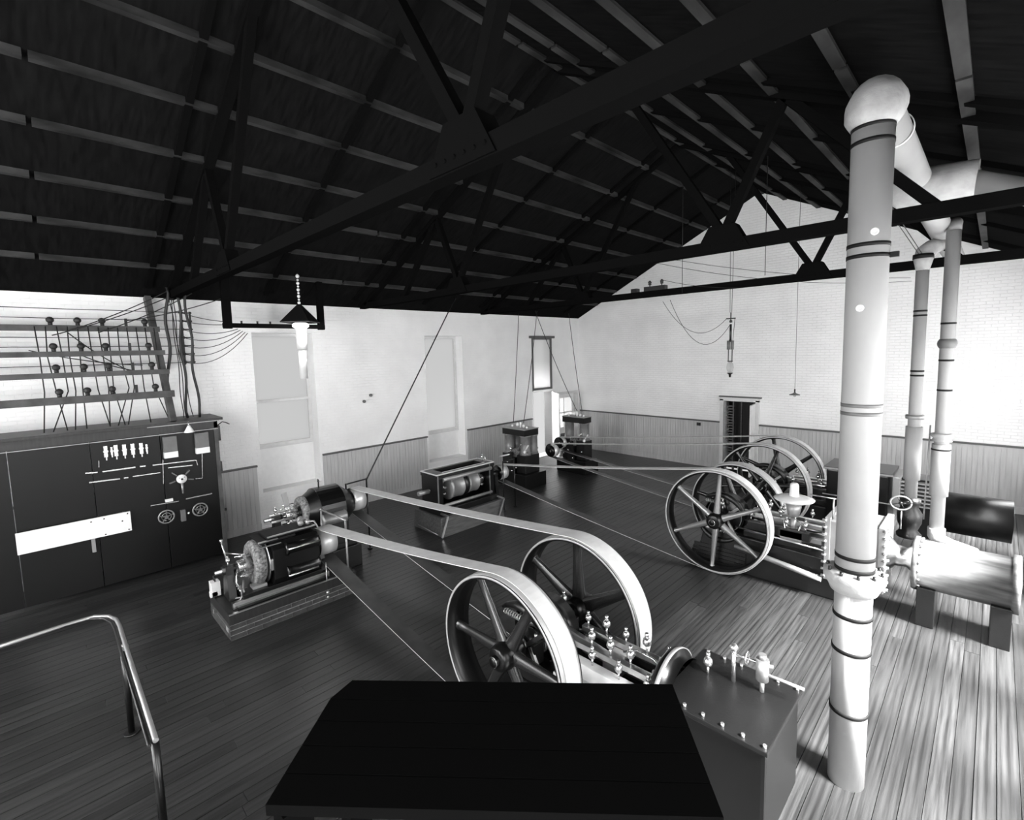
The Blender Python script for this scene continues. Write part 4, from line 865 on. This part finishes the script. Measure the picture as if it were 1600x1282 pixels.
y, zz = yz(263.5, 782); ws('name_plate', MB().box(1.02, 1.06, y - 0.06, y + 0.06, zz - 0.02, zz + 0.035), 'porc')
# rotary field switch
y, zz = yz(283, 748)
rs = ws('rotary_switch', MB().lathe((1.03, y, zz), (1, 0, 0), [(0.0, 0.05), (0.075, 0.05), (0.085, 0.03), (0.085, 0.0), (0, 0)], 28), 'porc', 0, 'round white rotary switch')
mb = MB()
for a in (-15, 45, 135, 195): mb.bar((1.02, y + 0.10 * cos(radians(a)), zz + 0.10 * sin(radians(a))), (1.02, y + 0.20 * cos(radians(a)), zz + 0.20 * sin(radians(a))), 0.02, 0.055, (1, 0, 0))
p = part('contact_arm', mb, 'paper', rs); p.data.transform(Matrix.Translation(-sb.location))
p = part('contact_boss', MB().sphere((1.085, y, zz), 0.02, 8, 6).sphere((1.08, y - 0.04, zz + 0.03), 0.009, 6, 4).sphere((1.08, y + 0.04, zz + 0.03), 0.009, 6, 4), 'iron', rs); p.data.transform(Matrix.Translation(-sb.location))
p = part('switch_handle', MB().cyl((1.05, y, zz - 0.08), (1.06, y, zz - 0.28), 0.022, 0.014, n=10), 'zinc', rs); p.data.transform(Matrix.Translation(-sb.location))
# rheostat handwheels
for px, py in ((259.4, 807), (312, 795.6)):
    y, zz = yz(px, py)
    h = ws('rheostat_wheel', MB().lathe((1.05, y, zz), (1, 0, 0), [(0.118, -0.012), (0.135, 0), (0.118, 0.012), (0.108, 0)], 32, closed=True), 'zinc', 0, 'round rheostat handwheel')
    mb = MB().cyl((1.0, y, zz), (1.09, y, zz), 0.03, n=12)
    for k in range(5):
        a = 2 * pi * k / 5 + 0.3; mb.bar((1.05, y, zz), (1.05, y + 0.115 * cos(a), zz + 0.115 * sin(a)), 0.012, 0.02)
    p = part('wheel_spoke', mb, 'paper', h); p.data.transform(Matrix.Translation(-sb.location))
    p = part('grip_ring', MB().lathe((1.05, y, zz), (1, 0, 0), [(0.07, -0.006), (0.078, 0), (0.07, 0.006)], 24, closed=True), 'steel', h); p.data.transform(Matrix.Translation(-sb.location))
y, zz = yz(285.6, 805); ws('field_coil_box', MB().box(1.0, 1.07, y - 0.04, y + 0.04, zz - 0.11, zz + 0.11), 'paper', 0.01)
y, zz = yz(294, 801); ws('indicator_knob', MB().sphere((1.05, y, zz), 0.02, 8, 6), 'porc')
# hooded lamp over the board
y, zz = yz(292.5, 672)
lp = ws('hood_lamp_shade', MB().lathe((1.16, y, zz), (0, 0, 1), [(0.085, -0.03), (0.08, -0.015), (0.03, 0.08), (0.022, 0.10), (0.0, 0.10)], 24), 'porc', 0, 'small white conical lamp shade')
p = part('lamp_stem', MB().cyl((1.16, y, zz + 0.09), (1.16, y, zz + 0.16), 0.014, n=8).cyl((1.16, y, zz + 0.155), (1.0, y, zz + 0.155), 0.009, n=6), 'brass', lp); p.data.transform(Matrix.Translation(-sb.location))
# marble slab projecting at the lower left
ya, zt_ = yz(141, 810); yb, z2_ = yz(202, 797.5); zlo = yz(207, 826.5)[1]
pl = ws('marble_slab', MB().box(1.06, 1.10, ya - 0.9, yb, zlo, z2_), 'marble', 0.004, 'white slab with bolts')
mb = MB()
for yy, z_ in ((yb - 0.04, z2_ - 0.03), (yb - 0.04, zlo + 0.03), (yb - 0.12, (zlo + z2_) / 2 + 0.03), (yb - 0.36, z2_ - 0.04), (yb - 0.36, zlo + 0.03), (ya, z2_ - 0.05)):
    mb.sphere((1.105, yy, z_), 0.012, 8, 6)
p = part('slab_bolt', mb, 'iron', pl); p.data.transform(Matrix.Translation(-sb.location))
ws('slab_bracket', MB().box(1.0, 1.06, ya - 0.02, ya + 0.03, zlo - 0.25, zlo + 0.1), 'zinc')
ws('slab_bracket', MB().box(1.0, 1.06, yb - 0.1, yb - 0.06, zlo, z2_), 'iron')
ws('side_box', MB().box(0.86, 0.98, -13.10, -13.03, 2.35, 2.65).box(0.88, 0.96, -13.10, -13.04, 1.72, 1.92).cyl((0.92, -13.08, 0.92), (0.92, -13.02, 0.92), 0.03, n=8), 'rack', 0.006)
ws('side_hook', MB().tube([(0.92, -13.05, 2.66), (0.95, -12.98, 2.72), (0.97, -12.92, 2.70), (0.98, -12.86, 2.66)], 0.010, 6), 'iron')

# ------------------------------------------------------------------ cable rack above the board
rk = thing('cable_rack', (0.9, -13.85, 2.83), 'timber rack of four shelves and a leaning post above the switchboard', 'rack')
wr_ = lambda n, mb, m, bevel=0: world_part(n, mb, m, rk, bevel)
wr_('leaning_post', MB().bar((0.08, -13.88, 5.22), (1.02, -13.80, 2.83), 0.10, 0.13), 'rack', 0.004)
for i, (xx, zb, hh) in enumerate(((0.36, 4.58, 0.10), (0.54, 4.13, 0.09), (0.68, 3.77, 0.09), (0.84, 3.35, 0.12))):
    wr_('shelf_board', MB().box(xx, xx + 0.10, -17.2, -13.78 + 0.02 * i, zb - hh / 2, zb + hh / 2), 'rack', 0.004)
    for y in (-14.0, -14.28, -14.62, -14.95, -15.3):
        mb = MB()
        k = (i * 3 + int(abs(y) * 10)) % 3
        if k != 1: mb.cyl((xx + 0.05, y, zb + hh / 2), (xx + 0.05, y, zb + hh / 2 + 0.05), 0.03, n=8).sphere((xx + 0.05, y, zb + hh / 2 + 0.09), 0.055, 10, 6)
        else: mb.box(xx + 0.03, xx + 0.07, y - 0.02, y + 0.02, zb + hh / 2, zb + hh / 2 + 0.14)
        wr_('insulator', mb, 'cable')
# wires through the rack
def wire(pts, r, name, label, group, m='cable', sag=None):
    mb = MB()
    o = part(name, mb.tube(pts, r, 6), m); tag(o, label, 'cable' if 'cable' in name else 'wire', group); rebase(o, pts[0]); return o
def wave(p0, p1, amp, n=22, seed=0):
    rr = random.Random(seed); p0 = Vector(p0); p1 = Vector(p1); out = []; ph = rr.uniform(0, 6)
    for i in range(n + 1):
        f = i / n; q = p0.lerp(p1, f); q.x += amp * sin(ph + f * 17) * 0.5; q.y += amp * sin(ph * 2 + f * 13) * (1 if 0 < i < n else 0); out.append(q)
    return out
def catenary(p0, p1, sag, n=16):
    p0 = Vector(p0); p1 = Vector(p1); return [p0.lerp(p1, i / n) - Vector((0, 0, sag * 4 * (i / n) * (1 - i / n))) for i in range(n + 1)]
wire(wave((0.5, -13.62, 5.38), (0.62, -13.78, 2.83), 0.03, seed=1), 0.027, 'cable', 'left of the three thick black cables dropping onto the switchboard', 'thick cables')
wire(wave((0.5, -13.45, 5.38), (0.60, -13.48, 2.83), 0.025, seed=2), 0.024, 'cable', 'middle of the three thick black cables dropping onto the switchboard', 'thick cables')
wire(wave((0.5, -13.33, 5.38), (0.60, -13.28, 2.83), 0.025, seed=3), 0.024, 'cable', 'right of the three thick black cables dropping onto the switchboard', 'thick cables')
il = thing('insulator_ladder', (0.25, -13.4, 3.9), 'narrow vertical ladder of insulators between the thick cables', 'rack')
world_part('ladder_strip', MB().box(0.22, 0.25, -13.40, -13.36, 3.88, 4.98).box(0.22, 0.25, -13.24, -13.21, 3.9, 4.95), 'cable', il)
for i in range(7):
    world_part('ladder_rung', MB().box(0.22, 0.27, -13.42, -13.20, 3.92 + i * 0.165, 3.945 + i * 0.165).cyl((0.27, -13.38, 3.93 + i * 0.165), (0.32, -13.38, 3.93 + i * 0.165), 0.03, n=8).cyl((0.27, -13.23, 3.93 + i * 0.165), (0.32, -13.23, 3.93 + i * 0.165), 0.022, n=8), 'cable', il)
ORD = ['topmost', 'second from the top', 'third from the top', 'fourth from the top', 'third from the bottom', 'second from the bottom', 'lowest']
# thin wires along the wall from the rack to the hanging frame
for i in range(7):
    zz = 4.92 - i * 0.165
    pts = [(0.36, -17.2 + j * 0.7, zz - 0.005 * (j % 2)) for j in range(6)] + catenary((0.33, -13.4, zz), (0.95 - 0.02 * i, -12.65 + 0.05 * i, 4.62 - 0.02 * i), 0.02 + 0.035 * i, 12)
    if i < 2: pts = [Vector(p) for p in pts[:6]] + catenary((0.33, -13.4, zz), (0.95, -12.78, 4.66 + 0.06 * (1 - i)), 0.03, 10)
    wire(pts, 0.007, 'wire', ORD[i] + ' of the thin wires along the left wall rack', 'rack wires')
for i, (ya_, yb_, za_, zb_) in enumerate(((-15.3, -13.6, 4.45, 5.2), (-15.2, -13.55, 4.48, 5.35), (-14.7, -13.2, 4.5, 5.3), (-14.3, -12.7, 4.72, 5.22), (-15.6, -14.1, 4.2, 3.9), (-15.1, -14.3, 4.5, 3.8), (-14.95, -14.0, 4.1, 3.75))):
    wire(catenary((0.55, ya_, za_), (0.45, yb_, zb_), 0.05), 0.010, 'wire', 'slanting black wire woven through the cable rack', 'rack tie wires')
for i in range(13):
    y0 = -15.5 + i * 0.135; rr = random.Random(i); 
    wire([Vector((0.50, y0, 4.6)), Vector((0.62, y0 + rr.uniform(-.03, .03), 4.1)), Vector((0.80, y0 + rr.uniform(-.05, .05), 3.5)), Vector((0.88, y0 + rr.uniform(-.22, .22), 2.84))], 0.009, 'wire', 'black lead dropping from the rack shelves to the board top', 'rack drop wires')
for i, y in enumerate((-13.56, -13.52, -13.60)):
    wire(wave((0.42, y, 5.3), (0.55, y + 0.02 + 0.2 * (i == 2), 2.84), 0.012, seed=10 + i), 0.008, 'wire', 'thin black wire hanging close beside the thick cables', 'thin wires by the cables')

# ------------------------------------------------------------------ hanging frame and arc lamp on the left
hf = thing('hanging_frame', (1.0, -11.83, 4.55), 'dark timber frame hanging from the roof before the first window', 'frame')
whf = lambda n, mb, m='truss', b=0.004: world_part(n, mb, m, hf, b)
whf('hanger_post', MB().box(0.95, 1.05, -12.83, -12.68, 4.58, 5.66)); whf('hanger_post', MB().box(0.95, 1.05, -10.93, -10.80, 4.58, 5.66))
whf('bottom_rail', MB().box(0.96, 1.04, -12.84, -10.79, 4.60, 4.69))
mb = MB()
for y in (-12.5, -12.2, -11.95): mb.cyl((1.0, y, 4.69), (1.0, y, 4.74), 0.02, n=6)
whf('insulator_pin', mb, 'iron', 0)
al = thing('arc_lamp', (1.02, -11.37, 3.55), 'lit arc lamp with a broad conical hood, glaring before the first window', 'lamp')
wal = lambda n, mb, m, lab=None: world_part(n, mb, m, al, 0, lab)
wal('hood', MB().lathe((1.12, -11.37, 4.72), (0, 0, 1), [(0.43, 0.0), (0.435, 0.015), (0.06, 0.38), (0.04, 0.40), (0.0, 0.40)], 4, False), 'iron', 'dark conical hood')
wal('lamp_body', MB().cyl((1.12, -11.37, 4.14), (1.12, -11.37, 4.60), 0.105, 0.12, n=24), 'trim')
wal('globe', MB().lathe((1.12, -11.37, 4.66), (0, 0, 1), [(0.12, -0.06), (0.17, -0.02), (0.17, 0.03), (0.12, 0.06)], 24), 'glow')
wal('lower_tube', MB().cyl((1.12, -11.37, 3.50), (1.12, -11.37, 4.13), 0.08, 0.085, n=20), 'trim')
mb = MB()
for i in range(9): mb.sphere((1.12, -11.37, 5.15 + i * 0.07), 0.025 if i % 2 else 0.035, 8, 6)
wal('suspension_chain', mb, 'porc')
wal('pulley_insulator', MB().sphere((1.12, -11.37, 5.72), 0.04, 10, 8).cyl((1.12, -11.37, 5.72), (1.12, -11.37, 5.80), 0.01, n=6), 'porc')
lamp = bpy.data.lights.new('arc_lamp_light', 'POINT'); lamp.energy = 35; lamp.shadow_soft_size = 0.14
lo = bpy.data.objects.new('arc_lamp_light', lamp); COL.objects.link(lo); lo.location = (1.42, -11.37, 4.45)

# arc lamp by the end wall
a2 = thing('arc_lamp', (7.3, -3.5, 3.35), 'slender unlit arc lamp hanging on wires before the end wall', 'lamp')
wa2 = lambda n, mb, m, lab=None: world_part(n, mb, m, a2, 0, lab)
AX, AY = 7.33, -3.5
wa2('cross_arm', MB().box(AX - 0.11, AX + 0.11, AY - 0.015, AY + 0.015, 4.64, 4.67).cyl((AX, AY, 4.55), (AX, AY, 4.80), 0.014, n=8).cyl((AX, AY, 4.56), (AX, AY, 4.61), 0.035, n=12), 'iron')
wa2('rod_tube', MB().cyl((AX, AY, 4.12), (AX, AY, 4.52), 0.026, n=12).sphere((AX, AY, 4.12), 0.035, 10, 6), 'iron')
wa2('regulator_case', MB().cyl((AX - 0.045, AY, 3.90), (AX - 0.045, AY, 4.12), 0.038, n=12).cyl((AX + 0.045, AY, 3.90), (AX + 0.045, AY, 4.12), 0.038, n=12), 'paper')
wa2('side_rod', MB().cyl((AX - 0.045, AY, 3.62), (AX - 0.045, AY, 3.90), 0.012, n=8).cyl((AX + 0.045, AY, 3.62), (AX + 0.045, AY, 3.90), 0.012, n=8).box(AX - 0.06, AX + 0.06, AY - 0.012, AY + 0.012, 3.60, 3.625), 'iron')
wa2('glass_globe', MB().lathe((AX, AY, 3.42), (0, 0, 1), [(0.03, -0.09), (0.07, -0.04), (0.085, 0.04), (0.07, 0.13), (0.04, 0.18)], 20), 'glass')
wa2('lower_cup', MB().lathe((AX, AY, 3.22), (0, 0, 1), [(0.0, 0.0), (0.02, 0.0), (0.03, 0.07), (0.07, 0.10), (0.07, 0.11), (0, 0.11)], 16), 'iron')
for s in (-0.02, 0.02):
    wa2('suspension_wire', MB().cyl((AX + s, AY, 4.80), (AX + s * 3, AY, roofz(AX + s * 3) - 0.01), 0.006, n=5), 'cable')
wire(catenary((AX - 0.1, AY, 4.66), (5.9, -4.2, 5.15), 0.55), 0.006, 'wire', 'slack feed wire looping left from the slender arc lamp', 'arc lamp feed wires')
wire(catenary((AX - 0.02, AY, 4.5), (6.2, -4.4, 5.15), 0.75), 0.006, 'wire', 'deeper hanging feed wire looping left from the slender arc lamp', 'arc lamp feed wires')
wire(catenary((AX + 0.1, AY, 4.66), (AX + 0.05, AY, 4.05), 0.0, 6), 0.006, 'wire', 'short loop wire at the right of the slender arc lamp', None)
# pendant lamp
pl = thing('pendant_lamp', (8.6, -2.9, 2.75), 'small flat-shaded pendant lamp hanging before the end wall right of the door', 'lamp')
world_part('shade', MB().lathe((8.62, -2.9, 2.80), (0, 0, 1), [(0.115, -0.01), (0.115, 0.0), (0.03, 0.035), (0.02, 0.05), (0.0, 0.05)], 24), 'paper', pl)
world_part('lamp_holder', MB().cyl((8.62, -2.9, 2.84), (8.62, -2.9, 2.93), 0.016, n=8), 'iron', pl)
world_part('lamp_cord', MB().cyl((8.62, -2.9, 2.9), (8.62, -2.9, roofz(8.62) + 0.01), 0.0045, n=5), 'cable', pl)
world_part('bulb', MB().sphere((8.62, -2.9, 2.77), 0.03, 10, 8), 'glass', pl)
# insulator blocks on the far truss chord
for x0, x1, lab in ((5.58, 5.74, 'small dark block on the truss chord, left of the longer one'),):
    b = part('junction_block', MB().box(x0, x1, -5.19, -5.05, 5.33, 5.42), 'iron'); tag(b, lab, 'block'); rebase(b, ((x0 + x1) / 2, -5.12, 5.33))
ib = thing('insulator_block', (6.2, -5.12, 5.33), 'long dark block with two insulators on the truss chord', 'block')
world_part('block', MB().box(5.93, 6.47, -5.19, -5.05, 5.33, 5.43), 'iron', ib)
for x in (6.05, 6.36): world_part('insulator', MB().lathe((x, -5.12, 5.43), (0, 0, 1), [(0.012, 0), (0.012, 0.04), (0.04, 0.05), (0.03, 0.08), (0.045, 0.10), (0.02, 0.14), (0.0, 0.15)], 12), 'cable', ib)
# wires above
wire(catenary((6.36, -5.12, 5.56), (8.2, -5.5, 5.15), 0.05), 0.005, 'wire', 'thin wire between the insulator block and the chord wire', 'gable wires')
wire(catenary((6.4, -6.4, 5.9), (10.6, -2.0, 5.3), 0.22), 0.005, 'wire', 'long slack wire crossing before the white gable', 'gable wires')
wire(catenary((6.6, -6.4, 5.95), (10.6, -2.2, 5.35), 0.14), 0.005, 'wire', 'upper of the two slack wires crossing before the white gable', 'gable wires')
wire([Vector((9.05, -6.5, 5.2)), Vector((9.05, -6.5, 7.2))], 0.006, 'wire', 'plain hanger wire dropping before the gable peak', 'hanger wires')
wire([Vector((6.9, -5.2, 5.2)), Vector((6.9, -5.2, 7.9))], 0.006, 'wire', 'plain hanger wire dropping before the gable slope', 'hanger wires')
for i in range(2):
    wire([Vector((10.9 + i * 0.05, -8.9, 5.75)), Vector((11.05 + i * 0.04, -5.7, 5.35))], 0.006, 'wire', ('left', 'right')[i] + ' wire slanting down behind the thick pipe toward the slimmer one', 'pipe side wires')
# wires rising from the upright dynamos to the roof
for iw, (x0, y0, z0, x1, y1, lab) in enumerate(((1.62, -5.4, 1.85, 0.35, -3.75, 'wire rising from the dark-capped dynamo'), (2.05, -5.4, 1.85, 0.6, -3.1, 'wire rising from the dark-capped dynamo'), (2.32, -3.15, 1.98, 0.6, -3.2, 'wire rising from the grey-topped dynamo'), (2.48, -3.1, 1.98, 0.4, -1.1, 'wire rising from the grey-topped dynamo'))):
    wire(catenary((x0, y0, z0), (x1, y1, 5.35), 0.12), 0.010, 'wire', lab + ', ' + ('left one', 'right one', 'left one', 'right one')[iw], 'dynamo riser wires')
wire([Vector((2.95, -10.98, 1.45)), Vector((0.8, -6.8, 5.58))], 0.016, 'wire', 'straight dark cord slanting from the black guard frame up across the second window', None)

# wall fittings
for y, zz, x in ((-9.4, 2.75, 'lower left'), (-9.2, 2.9, 'upper right')):
    o = part('wall_bracket', MB().cyl((0, y, zz), (0.05, y, zz), 0.04, n=10).cyl((0.05, y, zz), (0.07, y, zz), 0.02, n=8), 'paper'); tag(o, x + ' of two small round fittings on the white wall between the windows', 'fitting', 'wall fittings'); rebase(o, (0, y, zz))
for x0, zz in ((4.95, 1.2),):
    o = part('wall_bracket', MB().box(x0, x0 + 0.12, -0.07, -0.02, 1.36, 1.46), 'iron'); tag(o, 'dark bracket on the end wainscot left of the open door', 'fitting'); rebase(o, (x0, -0.05, 1.36))

# ------------------------------------------------------------------ handrail and platform by the camera
hr = thing('stair_rail', (4.8, -15.17, 0), 'bright double pipe handrail at the lower left', 'railing')
pts = [(4.60, -16.6, 0.99), (4.52, -15.6, 0.99), (4.56, -15.34, 1.0), (4.68, -15.22, 1.0), (4.84, -15.17, 1.0), (5.05, -15.16, 1.0), (5.6, -15.17, 1.0), (7.4, -15.19, 1.0)]
world_part('rail_pipe', MB().tube(pts, 0.020, 10), 'zinc', hr)
world_part('rail_pipe', MB().tube([(x + (0.0 if x < 4.7 else 0.02), y - 0.045, zz - 0.01) for x, y, zz in pts], 0.014, 8), 'iron', hr)
world_part('rail_post', MB().cyl((5.55, -15.19, 0), (5.55, -15.19, 0.98), 0.030, n=12), 'black', hr)
world_part('rail_post', MB().cyl((7.35, -15.19, 0), (7.35, -15.19, 0.98), 0.030, n=12), 'black', hr)
world_part('rail_clamp', MB().sphere((5.55, -15.18, 0.97), 0.04, 10, 8), 'zinc', hr)
world_part('foot_flange', MB().cyl((5.55, -15.19, 0), (5.55, -15.19, 0.02), 0.07, n=14).cyl((7.35, -15.19, 0), (7.35, -15.19, 0.02), 0.07, n=14), 'iron', hr)

pf = thing('platform', (10.6, -14.4, 0), 'dark timber platform edge along the bottom, in front of the nearest flywheel', 'platform')
A = Vector((9.90, -14.76, 0)); B = Vector((11.03, -13.76, 0)); d = (B - A).normalized(); n = Vector((d.y, -d.x, 0))
for i in range(5):
    o0 = A + n * (0.125 * i); o1 = B + n * (0.125 * i)
    q = [(o0.x, o0.y), (o1.x, o1.y), (o1.x + n.x * 0.12, o1.y + n.y * 0.12), (o0.x + n.x * 0.12, o0.y + n.y * 0.12)]
    if i == 0: q[0] = (o0.x + d.x * 0.05, o0.y + d.y * 0.05)
    world_part('platform_plank', MB().prism(q, 'z', 2.46, 2.50), 'truss', pf)
for o0, o1 in ((A, B),): world_part('platform_beam', MB().bar((A.x + n.x * 0.05, A.y + n.y * 0.05, 2.36), (B.x + n.x * 0.05, B.y + n.y * 0.05, 2.36), 0.08, 0.20), 'truss', pf)
for p_ in (A + n * 0.06 + d * 0.06, B + n * 0.06 - d * 0.06, A + n * 0.56 + d * 0.06, B + n * 0.56 - d * 0.06): world_part('platform_leg', MB().box(p_.x - 0.05, p_.x + 0.05, p_.y - 0.05, p_.y + 0.05, 0, 2.46), 'truss', pf)
